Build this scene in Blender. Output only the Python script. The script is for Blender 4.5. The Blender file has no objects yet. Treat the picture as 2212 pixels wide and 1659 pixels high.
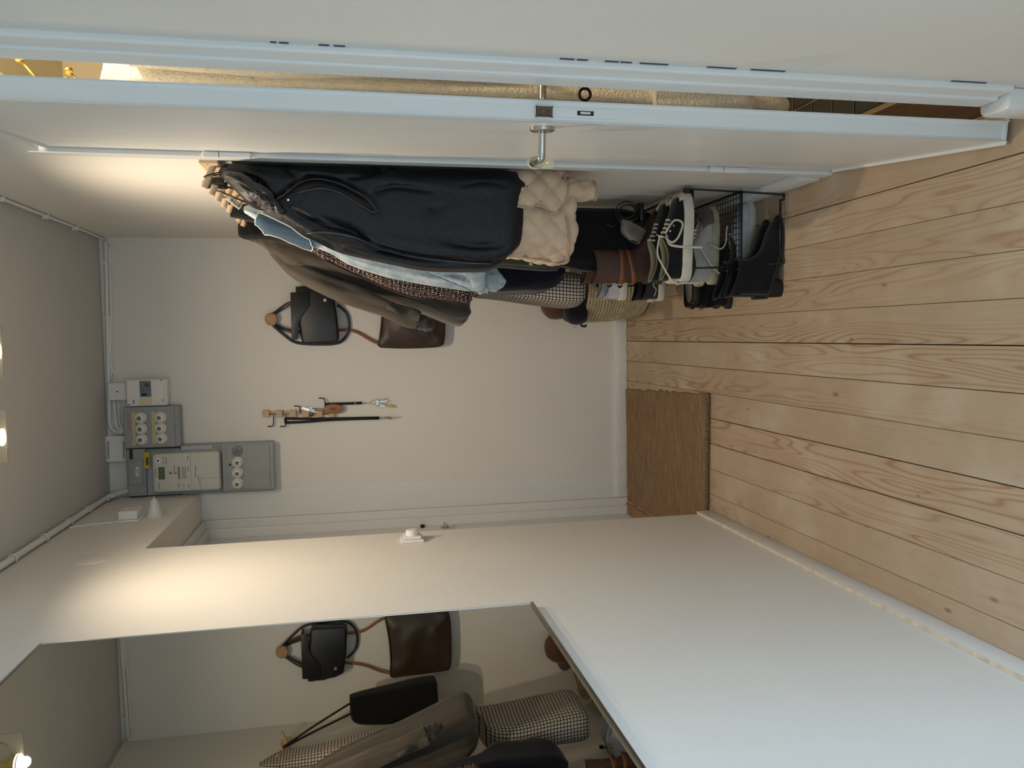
import bpy, bmesh, math, random
import numpy as np
from mathutils import Vector, Matrix
from mathutils.bvhtree import BVHTree

random.seed(7); rng = np.random.RandomState(7)
S = bpy.context.scene
COL = S.collection
PI = math.pi

# ------------------------------------------------------------------ camera
F_PX, PITCH, YAW, ROLL, CAM_H = 1697.58, 0.19712589, -0.0626385, 0.02629438, 1.55
def cam_axes(p, y, r):
    cy, sy, cp, sp = math.cos(y), math.sin(y), math.cos(p), math.sin(p)
    fwd = np.array([sy*cp, cy*cp, -sp]); right = np.array([cy, -sy, 0.]); down = np.cross(fwd, right)
    c, s = math.cos(r), math.sin(r)
    return np.array([c*right+s*down, -s*right+c*down, fwd])
AX = cam_axes(PITCH, YAW, ROLL)
EYE = np.array([0., 0., CAM_H])
cam_d = bpy.data.cameras.new('camera'); cam = bpy.data.objects.new('camera', cam_d); COL.objects.link(cam)
cam_d.sensor_fit = 'HORIZONTAL'; cam_d.sensor_width = 36.0; cam_d.lens = 36.0*F_PX/2212.0
cam_d.clip_start = 0.02
mw = Matrix.Identity(4)
for i in range(3):
    mw[i][0] = AX[1][i]; mw[i][1] = AX[0][i]; mw[i][2] = -AX[2][i]; mw[i][3] = EYE[i]
cam.matrix_world = mw          # the phone was held upright: the frame is turned a quarter
S.camera = cam

# ------------------------------------------------------------------ world, lights, exposure
w = bpy.data.worlds.new('world'); S.world = w; w.use_nodes = True
w.node_tree.nodes['Background'].inputs[0].default_value = (0.75, 0.87, 1.0, 1)
w.node_tree.nodes['Background'].inputs[1].default_value = 0.6
S.view_settings.view_transform = 'Standard'; S.view_settings.look = 'None'
S.view_settings.gamma = 1.0; S.view_settings.use_curve_mapping = False
S.view_settings.exposure = 0.27

def area(name, loc, rot, sx, sy, power, color):
    l = bpy.data.lights.new(name, 'AREA'); l.shape = 'RECTANGLE'; l.size = sx; l.size_y = sy
    l.energy = power; l.color = color
    o = bpy.data.objects.new(name, l); COL.objects.link(o); o.location = loc; o.rotation_euler = rot
    return o
# daylight entering through the window of the room behind the camera (window in the wall at y = -1.7)
area('window_daylight', (0.0, -1.66, 1.05), (PI/2, 0, 0), 3.1, 1.8, 24, (0.66, 0.84, 1.0))
# daylight from the window in the right-hand wall of the room behind (x = 2.2)
area('side_window_daylight', (2.15, -0.45, 1.2), (0, PI/2, 0), 1.5, 2.1, 66, (0.52, 0.75, 1.0))

# ------------------------------------------------------------------ helpers: rays
def ray(px, py):
    a = np.array([(1659-py)-829.5, px-1106.0])/F_PX
    return AX[0]*a[0] + AX[1]*a[1] + AX[2]
def at(px, py, axis, val):
    d = ray(px, py); t = (val-EYE[axis])/d[axis]
    return EYE + t*d
def atY(px, py, Y): return at(px, py, 1, Y)
D = 4.364; XL = -0.803; XR = 0.529; ZC = 2.807
def bk(px, py, off=0.0): return atY(px, py, D-off)

# ------------------------------------------------------------------ helpers: materials
def new_mat(name):
    m = bpy.data.materials.new(name); m.use_nodes = True
    nt = m.node_tree; return m, nt, nt.nodes['Principled BSDF']
def N(nt, t, **kw):
    n = nt.nodes.new(t)
    for k, v in kw.items(): setattr(n, k, v)
    return n
def srgb(r, g, b):
    f = lambda c: (c/255/12.92) if c/255 <= 0.04045 else ((c/255+0.055)/1.055)**2.4
    return (f(r), f(g), f(b), 1)
def L(nt, a, b): nt.links.new(a, b)
def ramp(nt, fac, stops):
    r = N(nt, 'ShaderNodeValToRGB'); L(nt, fac, r.inputs[0])
    e = r.color_ramp.elements
    while len(e) < len(stops): e.new(0.5)
    for i, (p, c) in enumerate(stops): e[i].position = p; e[i].color = c
    return r.outputs[0]
def bump(nt, bsdf, height, strength=0.3, dist=0.01):
    b = N(nt, 'ShaderNodeBump'); b.inputs['Strength'].default_value = strength; b.inputs['Distance'].default_value = dist
    L(nt, height, b.inputs['Height']); L(nt, b.outputs[0], bsdf.inputs['Normal'])
def coords(nt, kind='Object', scale=(1, 1, 1), rot=(0, 0, 0)):
    tc = N(nt, 'ShaderNodeTexCoord'); mp = N(nt, 'ShaderNodeMapping')
    mp.inputs['Scale'].default_value = scale; mp.inputs['Rotation'].default_value = rot
    L(nt, tc.outputs[kind], mp.inputs[0]); return mp.outputs[0]
def noise(nt, vec, scale, detail=2, rough=0.5):
    n = N(nt, 'ShaderNodeTexNoise'); n.inputs['Scale'].default_value = scale
    n.inputs['Detail'].default_value = detail; n.inputs['Roughness'].default_value = rough
    L(nt, vec, n.inputs['Vector']); return n.outputs[0]
def math_n(nt, op, a, b=None, c=None):
    n = N(nt, 'ShaderNodeMath', operation=op)
    for i, v in enumerate((a, b, c)):
        if v is None: continue
        if isinstance(v, (int, float)): n.inputs[i].default_value = v
        else: L(nt, v, n.inputs[i])
    return n.outputs[0]
MATS = {}
def M(name, col, rough=0.5, metal=0.0, var=0.0, vscale=8.0, bmp=0.0, bscale=200.0, bdist=0.004, sheen=0.0, spec=None, stretch=(1, 1, 1)):
    """plain procedural material: base colour with slight noise variation and a noise bump"""
    if name in MATS: return MATS[name]
    m, nt, b = new_mat(name); c = srgb(*col)
    b.inputs['Roughness'].default_value = rough; b.inputs['Metallic'].default_value = metal
    if sheen: b.inputs['Sheen Weight'].default_value = sheen; b.inputs['Sheen Roughness'].default_value = 0.5
    if spec is not None: b.inputs['Specular IOR Level'].default_value = spec
    v = coords(nt, 'Object', stretch)
    if var:
        lo = tuple(x*(1-var) for x in c[:3])+(1,); hi = tuple(min(1, x*(1+var)) for x in c[:3])+(1,)
        L(nt, ramp(nt, noise(nt, v, vscale, 4, 0.6), [(0.3, lo), (0.7, hi)]), b.inputs['Base Color'])
    else: b.inputs['Base Color'].default_value = c
    if bmp: bump(nt, b, noise(nt, v, bscale, 3), bmp, bdist)
    MATS[name] = m; return m

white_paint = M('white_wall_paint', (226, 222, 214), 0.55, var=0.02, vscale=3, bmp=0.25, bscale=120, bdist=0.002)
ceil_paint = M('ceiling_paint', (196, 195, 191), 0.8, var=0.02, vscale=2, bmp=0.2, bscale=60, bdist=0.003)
gloss_white = M('white_gloss_paint', (226, 226, 222), 0.32, var=0.03, vscale=6, bmp=0.22, bscale=30, bdist=0.002, stretch=(3, 3, 0.35))
cream_plastic = M('cream_plastic', (225, 220, 205), 0.4)
white_plastic = M('white_plastic', (228, 226, 220), 0.35)
grey_metal = M('grey_enamel', (150, 154, 152), 0.42, var=0.04, vscale=20)
grey_dark = M('dark_grey_enamel', (118, 122, 121), 0.45)
steel = M('brushed_steel', (190, 186, 178), 0.28, 1.0, bmp=0.05, bscale=300)
dark_iron = M('dark_iron', (40, 38, 36), 0.45, 0.8)
wire_black = M('black_coated_wire', (38, 40, 42), 0.45, 0.3)
brass = M('polished_brass', (212, 178, 96), 0.22, 1.0)
beech = M('beech_wood', (208, 182, 148), 0.5, var=0.10, vscale=12, bmp=0.08, bscale=60, stretch=(6, 1, 1))
beech_dark = M('oiled_wood_tag', (150, 98, 62), 0.5, var=0.12, vscale=40)
black_leather = M('black_leather', (17, 19, 20), 0.42, bmp=0.25, bscale=180, bdist=0.002)
brown_leather = M('dark_brown_leather', (58, 44, 32), 0.45, var=0.30, vscale=9, bmp=0.35, bscale=70, bdist=0.003)
tan_leather = M('tan_leather', (140, 82, 44), 0.5, var=0.12, vscale=14, bmp=0.15, bscale=120)
black_strap = M('black_webbing', (14, 14, 15), 0.7, bmp=0.3, bscale=500)

# ------------------------------------------------------------------ helpers: objects
class Thing:
    """an Empty at the base of a thing; parts are meshes given in world coordinates"""
    def __init__(self, name, loc, label=None, cat=None, group=None, kind=None, parent=None):
        self.loc = np.array(loc, float)
        o = bpy.data.objects.new(name, None); COL.objects.link(o); o.location = self.loc
        o.empty_display_size = 0.05; self.o = o; setprops(o, label, cat, group, kind)
def setprops(o, label=None, cat=None, group=None, kind=None):
    if label: o['label'] = label
    if cat: o['category'] = cat
    if group: o['group'] = group
    if kind: o['kind'] = kind
    return o
def obj(name, verts, faces, mat, parent=None, smooth=False, uvs=None, origin=None, mats=None, face_mats=None):
    """one mesh object. parent: Thing or an object made by obj() (shares its local frame)"""
    verts = np.asarray(verts, float)
    if parent is None: base = np.array(origin if origin is not None else [verts[:, 0].mean(), verts[:, 1].mean(), verts[:, 2].min()])
    elif isinstance(parent, Thing): base = parent.loc
    else: base = np.array(parent['_base'])
    me = bpy.data.meshes.new(name); me.from_pydata((verts-base).tolist(), [], [list(f) for f in faces])
    for m in (mats or [mat]): me.materials.append(m)
    if face_mats is not None: me.polygons.foreach_set('material_index', face_mats)
    if smooth: me.polygons.foreach_set('use_smooth', [True]*len(me.polygons))
    if uvs is not None:
        uvl = me.uv_layers.new(name='UVMap')
        idx = np.empty(len(me.loops), int); me.loops.foreach_get('vertex_index', idx)
        if len(uvs) == len(idx): uvl.data.foreach_set('uv', np.asarray(uvs, float).ravel())
        else: uvl.data.foreach_set('uv', np.asarray(uvs, float)[idx].ravel())
    me.update()
    o = bpy.data.objects.new(name, me); COL.objects.link(o)
    if parent is None: o.location = base
    else: o.parent = parent.o if isinstance(parent, Thing) else parent
    o['_base'] = [float(x) for x in base]
    return o
def from_bm(name, bm, mat, parent=None, smooth=False, origin=None):
    bm.verts.ensure_lookup_table(); bm.verts.index_update()
    v = [tuple(x.co) for x in bm.verts]; f = [[q.index for q in p.verts] for p in bm.faces]; bm.free()
    return obj(name, v, f, mat, parent, smooth, origin=origin)
def box(name, x0, x1, y0, y1, z0, z1, mat, parent=None, bevel=0.0, seg=2, rotz=0.0, pivot=None, origin=None):
    bm = bmesh.new(); bmesh.ops.create_cube(bm, size=1)
    for v in bm.verts:
        v.co = Vector(((x0+x1)/2+v.co.x*(x1-x0), (y0+y1)/2+v.co.y*(y1-y0), (z0+z1)/2+v.co.z*(z1-z0)))
    if bevel: bmesh.ops.bevel(bm, geom=list(bm.edges), offset=bevel, segments=seg, affect='EDGES', profile=0.5)
    if rotz:
        p = Vector(pivot if pivot is not None else ((x0+x1)/2, (y0+y1)/2, 0))
        bmesh.ops.rotate(bm, cent=p, matrix=Matrix.Rotation(rotz, 3, 'Z'), verts=bm.verts)
    return from_bm(name, bm, mat, parent, origin=origin)
def boxes(name, lst, mat, parent=None, origin=None):
    V, Fc = [], []
    for (x0, x1, y0, y1, z0, z1) in lst:
        k = len(V)
        V += [(x, y, z) for x in (x0, x1) for y in (y0, y1) for z in (z0, z1)]
        Fc += [[k+i for i in q] for q in ((0, 1, 3, 2), (4, 6, 7, 5), (0, 4, 5, 1), (2, 3, 7, 6), (0, 2, 6, 4), (1, 5, 7, 3))]
    return obj(name, V, Fc, mat, parent, origin=origin)
def catmull(pts, n=8, closed=False):
    P = np.asarray(pts, float); out = []
    m = len(P)
    if m < 3: return P
    rngi = range(m) if closed else range(m-1)
    for i in rngi:
        if closed: p0, p1, p2, p3 = P[(i-1) % m], P[i], P[(i+1) % m], P[(i+2) % m]
        else: p0, p1, p2, p3 = P[max(i-1, 0)], P[i], P[i+1], P[min(i+2, m-1)]
        for k in range(n):
            t = k/n
            out.append(0.5*((2*p1)+(-p0+p2)*t+(2*p0-5*p1+4*p2-p3)*t*t+(-p0+3*p1-3*p2+p3)*t**3))
    if not closed: out.append(P[-1])
    return np.array(out)
def tube_data(pts, r, seg=8, closed=False, cap=True, flat=None, up=None):
    """swept tube. r scalar or list. flat=(w,t): elliptical/flat section with width along the side of 'up'"""
    P = np.asarray(pts, float); n = len(P)
    T = np.zeros_like(P)
    for i in range(n):
        a = P[(i-1) % n] if closed else P[max(i-1, 0)]; b = P[(i+1) % n] if closed else P[min(i+1, n-1)]
        t = b-a; T[i] = t/(np.linalg.norm(t)+1e-12)
    R = np.full(n, r) if np.isscalar(r) else np.asarray(r, float)
    u = np.array(up, float) if up is not None else np.array([0, 0, 1.]) if abs(T[0][2]) < 0.9 else np.array([1., 0, 0])
    V, Fc = [], []
    for i in range(n):
        if up is not None: u = np.array(up, float)
        s = np.cross(T[i], u); s /= (np.linalg.norm(s)+1e-12); u2 = np.cross(s, T[i]); u = u2
        for k in range(seg):
            a = 2*PI*k/seg
            if flat:
                ca, sa = math.cos(a), math.sin(a)
                ca = math.copysign(abs(ca)**0.5, ca); sa = math.copysign(abs(sa)**0.5, sa)
                V.append(P[i]+s*ca*flat[0]/2*R[i]+u2*sa*flat[1]/2*R[i])
            else: V.append(P[i]+R[i]*(s*math.cos(a)+u2*math.sin(a)))
    m = n if closed else n-1
    for i in range(m):
        j = (i+1) % n
        for k in range(seg):
            l = (k+1) % seg
            Fc.append([i*seg+k, i*seg+l, j*seg+l, j*seg+k])
    if cap and not closed:
        Fc.append(list(range(seg))[::-1]); Fc.append([(n-1)*seg+k for k in range(seg)])
    return V, Fc
def tube(name, pts, r, mat, parent=None, seg=8, closed=False, smooth=True, n=0, flat=None, up=None, origin=None):
    if n:
        pts = catmull(pts, n, closed)
        if not np.isscalar(r): r = np.interp(np.linspace(0, 1, len(pts)), np.linspace(0, 1, len(r)), r)
    if flat: r = 1.0 if np.isscalar(r) else r
    V, Fc = tube_data(pts, r, seg, closed, True, flat, up)
    return obj(name, V, Fc, mat, parent, smooth, origin=origin)
def merge(lst):
    V, Fc = [], []
    for v, f in lst:
        k = len(V); V += list(v); Fc += [[i+k for i in q] for q in f]
    return V, Fc
def frame_from(axis):
    a = np.asarray(axis, float); a = a/np.linalg.norm(a)
    h = np.array([0, 0, 1.]) if abs(a[2]) < 0.9 else np.array([1., 0, 0])
    s = np.cross(a, h); s /= np.linalg.norm(s); return a, s, np.cross(s, a)
def lathe_data(origin, axis, prof, seg=24):
    """prof: list of (distance along axis, radius)"""
    o = np.asarray(origin, float); a, s, u = frame_from(axis); V, Fc = [], []
    for (h, r) in prof:
        for k in range(seg):
            t = 2*PI*k/seg; V.append(o+a*h+r*(s*math.cos(t)+u*math.sin(t)))
    for i in range(len(prof)-1):
        for k in range(seg):
            l = (k+1) % seg; Fc.append([i*seg+k, (i+1)*seg+k, (i+1)*seg+l, i*seg+l])
    Fc.append(list(range(seg))); Fc.append([(len(prof)-1)*seg+k for k in range(seg)][::-1])
    return V, Fc
def lathe(name, origin, axis, prof, mat, parent=None, seg=24, smooth=True):
    V, Fc = lathe_data(origin, axis, prof, seg)
    o = obj(name, V, Fc, mat, parent, smooth)
    if smooth: flat_by_angle(o)
    return o
def flat_by_angle(o, ang=35):
    me = o.data; bm = bmesh.new(); bm.from_mesh(me); lim = math.radians(ang)
    for e in bm.edges:
        e.smooth = not (len(e.link_faces) == 2 and e.calc_face_angle(0) > lim)
    for f in bm.faces: f.smooth = True
    bm.to_mesh(me); bm.free()
def prism(name, outline, ex, mat, parent=None, bevel=0.0, seg=2, origin=None):
    """outline: 3D planar polygon, ex: extrusion vector"""
    bm = bmesh.new(); ex = Vector(ex)
    a = [bm.verts.new(Vector(p)) for p in outline]; b = [bm.verts.new(Vector(p)+ex) for p in outline]
    n = len(a); bm.faces.new(a); bm.faces.new(b[::-1])
    for i in range(n): bm.faces.new([a[i], b[i], b[(i+1) % n], a[(i+1) % n]][::-1])
    bmesh.ops.recalc_face_normals(bm, faces=bm.faces)
    if bevel:
        bmesh.ops.bevel(bm, geom=[e for e in bm.edges if e.calc_face_angle(0) > 0.6], offset=bevel, segments=seg, affect='EDGES', profile=0.5)
    o = from_bm(name, bm, mat, parent, origin=origin); flat_by_angle(o, 40); return o
def text(name, s, size, mat, origin_pt, xdir, ydir, parent=None, depth=0.0006):
    """flat lettering; origin at the left end of the baseline"""
    cu = bpy.data.curves.new(name+'_font', 'FONT'); cu.body = s; cu.size = size; cu.extrude = depth
    t = bpy.data.objects.new('tmp_text', cu); COL.objects.link(t)
    dg = bpy.context.evaluated_depsgraph_get(); dg.update()
    me = bpy.data.meshes.new_from_object(t.evaluated_get(dg))
    vs = [tuple(v.co) for v in me.vertices]; fs = [list(p.vertices) for p in me.polygons]
    bpy.data.objects.remove(t); bpy.data.meshes.remove(me)
    xd = np.array(xdir, float); xd /= np.linalg.norm(xd); yd = np.array(ydir, float); yd /= np.linalg.norm(yd); zd = np.cross(xd, yd)
    V = [np.asarray(origin_pt)+xd*a+yd*b+zd*c for a, b, c in vs]
    return obj(name, V, fs, mat, parent)

# ================================================================== THE SETTING
# ---- floor boards: gaps measured along x, boards run along y
m, nt, b = new_mat('pine_boards')
tc = N(nt, 'ShaderNodeTexCoord'); oi = N(nt, 'ShaderNodeObjectInfo')
off = N(nt, 'ShaderNodeVectorMath', operation='MULTIPLY_ADD')
cmb = N(nt, 'ShaderNodeCombineXYZ'); 
for i, k in enumerate((13.7, 41.3, 7.1)): L(nt, math_n(nt, 'MULTIPLY', oi.outputs['Random'], k), cmb.inputs[i])
L(nt, tc.outputs['Object'], off.inputs[0]); off.inputs[1].default_value = (1, 1, 1); L(nt, cmb.outputs[0], off.inputs[2])
mp = N(nt, 'ShaderNodeMapping'); mp.inputs['Scale'].default_value = (1, 0.085, 1); L(nt, off.outputs[0], mp.inputs[0])
big = noise(nt, mp.outputs[0], 11, 1.5, 0.45)
bands = math_n(nt, 'FRACT', math_n(nt, 'MULTIPLY', big, 17))
tri = math_n(nt, 'PINGPONG', bands, 0.5)
line = ramp(nt, tri, [(0.0, (1, 1, 1, 1)), (0.16, (0.25, 0.25, 0.25, 1)), (0.45, (0, 0, 0, 1))])
mask = ramp(nt, noise(nt, mp.outputs[0], 5, 1), [(0.42, (0.15, 0.15, 0.15, 1)), (0.62, (1, 1, 1, 1))])
mp2 = N(nt, 'ShaderNodeMapping'); mp2.inputs['Scale'].default_value = (1, 0.02, 1); L(nt, off.outputs[0], mp2.inputs[0])
fine = noise(nt, mp2.outputs[0], 240, 3, 0.6)
patch = noise(nt, off.outputs[0], 3.2, 3, 0.6)
basec = ramp(nt, patch, [(0.3, srgb(180, 158, 132)), (0.55, srgb(190, 171, 147)), (0.75, srgb(202, 190, 172))])
def mixc(fac, a, bcol, mode='MIX'):
    n = N(nt, 'ShaderNodeMix', data_type='RGBA', blend_type=mode)
    if isinstance(fac, (int, float)): n.inputs[0].default_value = fac
    else: L(nt, fac, n.inputs[0])
    for s_, v_ in ((n.inputs[6], a), (n.inputs[7], bcol)):
        if isinstance(v_, tuple): s_.default_value = v_
        else: L(nt, v_, s_)
    return n.outputs[2]
g1 = mixc(math_n(nt, 'MULTIPLY', math_n(nt, 'MULTIPLY', line, mask), 0.78), basec, srgb(148, 104, 70))
g2 = mixc(math_n(nt, 'MULTIPLY', fine, 0.22), g1, srgb(150, 114, 82))
vo = N(nt, 'ShaderNodeTexVoronoi'); vo.inputs['Scale'].default_value = 1.0
mp3 = N(nt, 'ShaderNodeMapping'); mp3.inputs['Scale'].default_value = (10, 4.2, 0); L(nt, off.outputs[0], mp3.inputs[0]); L(nt, mp3.outputs[0], vo.inputs['Vector'])
sep = N(nt, 'ShaderNodeSeparateColor'); L(nt, vo.outputs['Color'], sep.inputs[0])
rad = math_n(nt, 'MULTIPLY_ADD', sep.outputs[0], 0.055, 0.012)
knot = math_n(nt, 'LESS_THAN', vo.outputs['Distance'], rad)
knot_soft = N(nt, 'ShaderNodeMapRange'); L(nt, math_n(nt, 'DIVIDE', vo.outputs['Distance'], rad), knot_soft.inputs[0])
knot_soft.inputs[1].default_value = 0.5; knot_soft.inputs[2].default_value = 1.5; knot_soft.inputs[3].default_value = 1; knot_soft.inputs[4].default_value = 0
g3 = mixc(math_n(nt, 'MULTIPLY', knot_soft.outputs[0], 0.75), g2, srgb(108, 84, 66))
tint = ramp(nt, oi.outputs['Random'], [(0.0, (0.93, 0.92, 0.91, 1)), (1.0, (1.05, 1.03, 1.0, 1))])
L(nt, mixc(1.0, g3, tint, 'MULTIPLY'), b.inputs['Base Color'])
b.inputs['Roughness'].default_value = 0.5
bump(nt, b, fine, 0.12, 0.002)
pine = m
gap_mat = M('dark_gap', (30, 24, 20), 0.9)
fl = boxes('floor', [(-2.2, 2.3, -1.8, D+0.05, -0.06, -0.022)], gap_mat); setprops(fl, kind='structure')
seams = [-0.0415+0.1132*k for k in range(-20, 20)]
gapw = {}
for k, x in enumerate(seams[:-1]):
    x1 = seams[k+1]
    if x1 < -1.35 or x > 0.60: continue
    gl = random.choice((0.0007, 0.0009, 0.0012)); gr = 0.0005
    if abs(x+0.381) < 0.02 or abs(x+0.494) < 0.02 or abs(x-0.411) < 0.02 or abs(x+0.0415) < 0.02: gl = 0.0024
    xe = min(x1, XR+0.01) if x < XR else x1
    if x >= XR: continue
    p = box('plank', x+gl, xe-gr, -1.2, D+0.02, -0.022, random.uniform(-0.0006, 0.0006), pine, fl, bevel=0.0012, seg=1)

# ---- walls, ceiling
def struct(o): setprops(o, kind='structure'); return o
OY0, OY1, OZ = 1.600, 2.345, 2.365       # doorway in the right wall
RY0, RZ = 3.222, 2.362                   # recess of the entrance door in the left wall
XDL = -1.045
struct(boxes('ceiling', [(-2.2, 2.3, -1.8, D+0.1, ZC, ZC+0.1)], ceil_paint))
struct(boxes('wall_left', [(XL-0.5, XL, -0.6, RY0, 0, ZC), (XL-0.5, XL, RY0, D, RZ, ZC)], white_paint))
struct(boxes('wall_back', [(-1.5, XR+0.12, D, D+0.12, 0, ZC)], white_paint))
struct(boxes('wall_right', [(XR, XR+0.12, 1.0, OY0, 0, ZC), (XR, XR+0.12, OY1, D+0.05, 0, ZC), (XR, XR+0.12, OY0, OY1, OZ, ZC)], white_paint))
struct(boxes('wall_far_jamb', [(XL-0.152, XL, D-0.006, D+0.005, 0, RZ)], gloss_white))
# the room behind the camera with its window
struct(boxes('wall_room_left', [(-2.2, -2.1, -1.8, -0.5, 0, ZC), (-2.2, XL-0.5, -0.6, -0.5, 0, ZC)], white_paint))
sy0, sy1, sz0, sz1 = -1.5, 0.6, 0.45, 1.95
struct(boxes('wall_room_right', [(2.2, 2.3, -1.8, sy0, 0, ZC), (2.2, 2.3, sy1, 1.1, 0, ZC), (2.2, 2.3, sy0, sy1, 0, sz0), (2.2, 2.3, sy0, sy1, sz1, ZC), (XR+0.12, 2.3, 1.0, 1.1, 0, ZC)], white_paint))
win2 = struct(boxes('window_2', [(2.24, 2.29, sy0, sy1, sz0, sz0+.05), (2.24, 2.29, sy0, sy1, sz1-.05, sz1), (2.24, 2.29, sy0, sy0+.05, sz0, sz1), (2.24, 2.29, sy1-.05, sy1, sz0, sz1), (2.24, 2.29, -.475, -.425, sz0, sz1)], gloss_white))
struct(boxes('floor_room', [(XR+0.004, 2.2, -1.7, 1.0, -0.022, 0.0), (-2.1, -1.29, -1.7, -0.6, -0.022, 0.0)], pine))
wx0, wx1, wz0, wz1 = -1.6, 1.6, 0.1, 2.0
struct(boxes('wall_room_rear', [(-2.2, wx0, -1.8, -1.7, 0, ZC), (wx1, 2.3, -1.8, -1.7, 0, ZC), (wx0, wx1, -1.8, -1.7, 0, wz0), (wx0, wx1, -1.8, -1.7, wz1, ZC)], white_paint))
win = struct(boxes('window_1', [(wx0, wx1, -1.79, -1.74, wz0, wz0+0.05), (wx0, wx1, -1.79, -1.74, wz1-0.05, wz1), (wx0, wx0+0.05, -1.79, -1.74, wz0, wz1), (wx1-0.05, wx1, -1.79, -1.74, wz0, wz1), (-0.025, 0.025, -1.79, -1.74, wz0, wz1)], gloss_white))
glass, gnt, gb = new_mat('clear_glass'); gb.inputs['Transmission Weight'].default_value = 1.0; gb.inputs['Roughness'].default_value = 0.0; gb.inputs['IOR'].default_value = 1.45
for xa, xb in ((wx0+0.05, -0.025), (0.025, wx1-0.05)):
    box('pane', xa, xb, -1.770, -1.765, wz0+0.05, wz1-0.05, glass, win)
for ya, yb in ((sy0+.05, -.475), (-.425, sy1-.05)):
    box('pane', 2.262, 2.267, ya, yb, sz0+.05, sz1-.05, glass, win2)

# ---- baseboards
def bboard(name, pts, zt, mat):   # pts: footprint polygon
    return struct(prism(name, [(x, y, 0.0) for x, y in pts], (0, 0, zt), mat, bevel=0.003))
bboard('baseboard_left', [(XL, -0.6), (XL+0.013, -0.6), (XL+0.013, RY0+0.006), (XL, RY0+0.006)], 0.073, gloss_white)
bboard('baseboard_back', [(XL-0.15, D-0.022), (XR, D-0.022), (XR, D), (XL-0.15, D)], 0.068, gloss_white)
bboard('baseboard_right', [(XR, 2.42), (XR-0.022, 2.42), (XR-0.022, D-0.02), (XR, D-0.02)], 0.085, gloss_white)
quirk = M('old_wood_quirk', (212, 202, 180), 0.6, var=0.2, vscale=30)
struct(tube('trim_1', [(XR-0.1, D-0.026, 0.004), (XL-0.1, D-0.026, 0.004)], 0.005, quirk, seg=6))
struct(boxes('trim_2', [(XL+0.0005, XL+0.012, -0.6, RY0+0.004, 0.0728, 0.0745)], quirk))

# ================================================================== ENTRANCE DOOR in the recess
ed = Thing('door_1', (XDL, 3.8, 0), kind='structure')
box('door_leaf', XDL-0.045, XDL, RY0-0.05, D-0.048, 0.012, RZ-0.04, gloss_white, ed, bevel=0.003)
box('leaf_panel', XDL, XDL+0.008, RY0+0.10, D-0.16, 0.95, RZ-0.22, gloss_white, ed, bevel=0.004)
box('frame_post', XDL-0.05, XDL+0.047, D-0.048, D-0.02, 0, RZ-0.002, gloss_white, ed, bevel=0.004)
box('frame_post', XDL+0.0, XL-0.152, D-0.026, D-0.005, 0, RZ-0.002, gloss_white, ed, bevel=0.005)
box('frame_post', XDL-0.05, XDL+0.047, RY0-0.05, RY0-0.012, 0, RZ-0.002, gloss_white, ed, bevel=0.004)
box('frame_head', XDL-0.05, XDL+0.047, RY0-0.012, D-0.048, RZ-0.042, RZ-0.002, gloss_white, ed, bevel=0.004)
box('frame_head', XDL+0.047, XL-0.152, RY0-0.012, D-0.026, RZ-0.022, RZ-0.002, gloss_white, ed, bevel=0.004)
box('threshold', XDL-0.045, XDL+0.06, RY0, D-0.03, 0.0, 0.012, M('worn_oak', (150, 112, 80), 0.6, var=0.2, vscale=20), ed, bevel=0.003)
zl = at(912, 1139, 0, XDL)[2]; zh = at(958, 1135, 0, XDL)[2]
box('night_latch', XDL, XDL+0.014, D-0.095, D-0.066, zl-0.014, zl+0.010, dark_iron, ed, bevel=0.004)
lathe('handle_rose', (XDL, D-0.135, zh), (1, 0, 0), [(0, 0.024), (0.008, 0.024), (0.010, 0.02)], steel, ed)
tube('lever_handle', [(XDL+0.008, D-0.135, zh), (XDL+0.022, D-0.135, zh), (XDL+0.03, D-0.145, zh), (XDL+0.03, D-0.23, zh)], 0.009, steel, ed, n=4)

# ================================================================== BATHROOM DOOR (ajar) and its casing
HX, HY = 0.523, 2.335
ang = math.atan2(HX-0.446-0.001, HY-1.644)      # leaf swings out into the hall
lw = math.hypot(HX-0.446, HY-1.644)
du = np.array([-math.sin(ang), -math.cos(ang), 0]); dn = np.array([-math.cos(ang), math.sin(ang), 0])  # along leaf (hinge->free), out of hall face
H0 = np.array([HX, HY, 0.0])
bd = Thing('door_2', (HX, HY, 0), kind='structure')
def leafbox(name, a0, a1, n0, n1, z0, z1, mat, parent, bevel=0.004):
    """a along leaf from hinge, n outwards from the hall face (negative = bathroom side)"""
    bm = bmesh.new(); bmesh.ops.create_cube(bm, size=1)
    for v in bm.verts:
        a = (a0+a1)/2+v.co.x*(a1-a0); n_ = (n0+n1)/2+v.co.y*(n1-n0); z = (z0+z1)/2+v.co.z*(z1-z0)
        v.co = Vector(H0+du*a+dn*n_+np.array([0, 0, z]))
    if bevel: bmesh.ops.bevel(bm, geom=list(bm.edges), offset=bevel, segments=2, affect='EDGES', profile=0.5)
    bmesh.ops.recalc_face_normals(bm, faces=bm.faces)
    return from_bm(name, bm, mat, parent)
def leafpt(a, n_, z): return H0+du*a+dn*n_+np.array([0, 0, z])
leafbox('door_leaf', 0.006, lw, -0.046, 0.0, 0.012, 2.335, gloss_white, bd, 0.008)
zk = 1.125
chip = M('worn_lock_steel', (96, 84, 66), 0.6, 0.6, var=0.4, vscale=120)
leafbox('forend', lw-0.0005, lw+0.0012, -0.033, -0.013, 0.985, 1.16, gloss_white, bd, 0.0005)
lt = leafbox('latch_bolt', lw, lw+0.006, -0.033, -0.013, 1.128, 1.162, chip, bd, 0.002)
kh = leafbox('bolt_slot', lw+0.0008, lw+0.0018, -0.028, -0.019, 1.036, 1.072, M('black_slot', (22, 22, 22), 0.7), bd, 0.0003)
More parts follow.
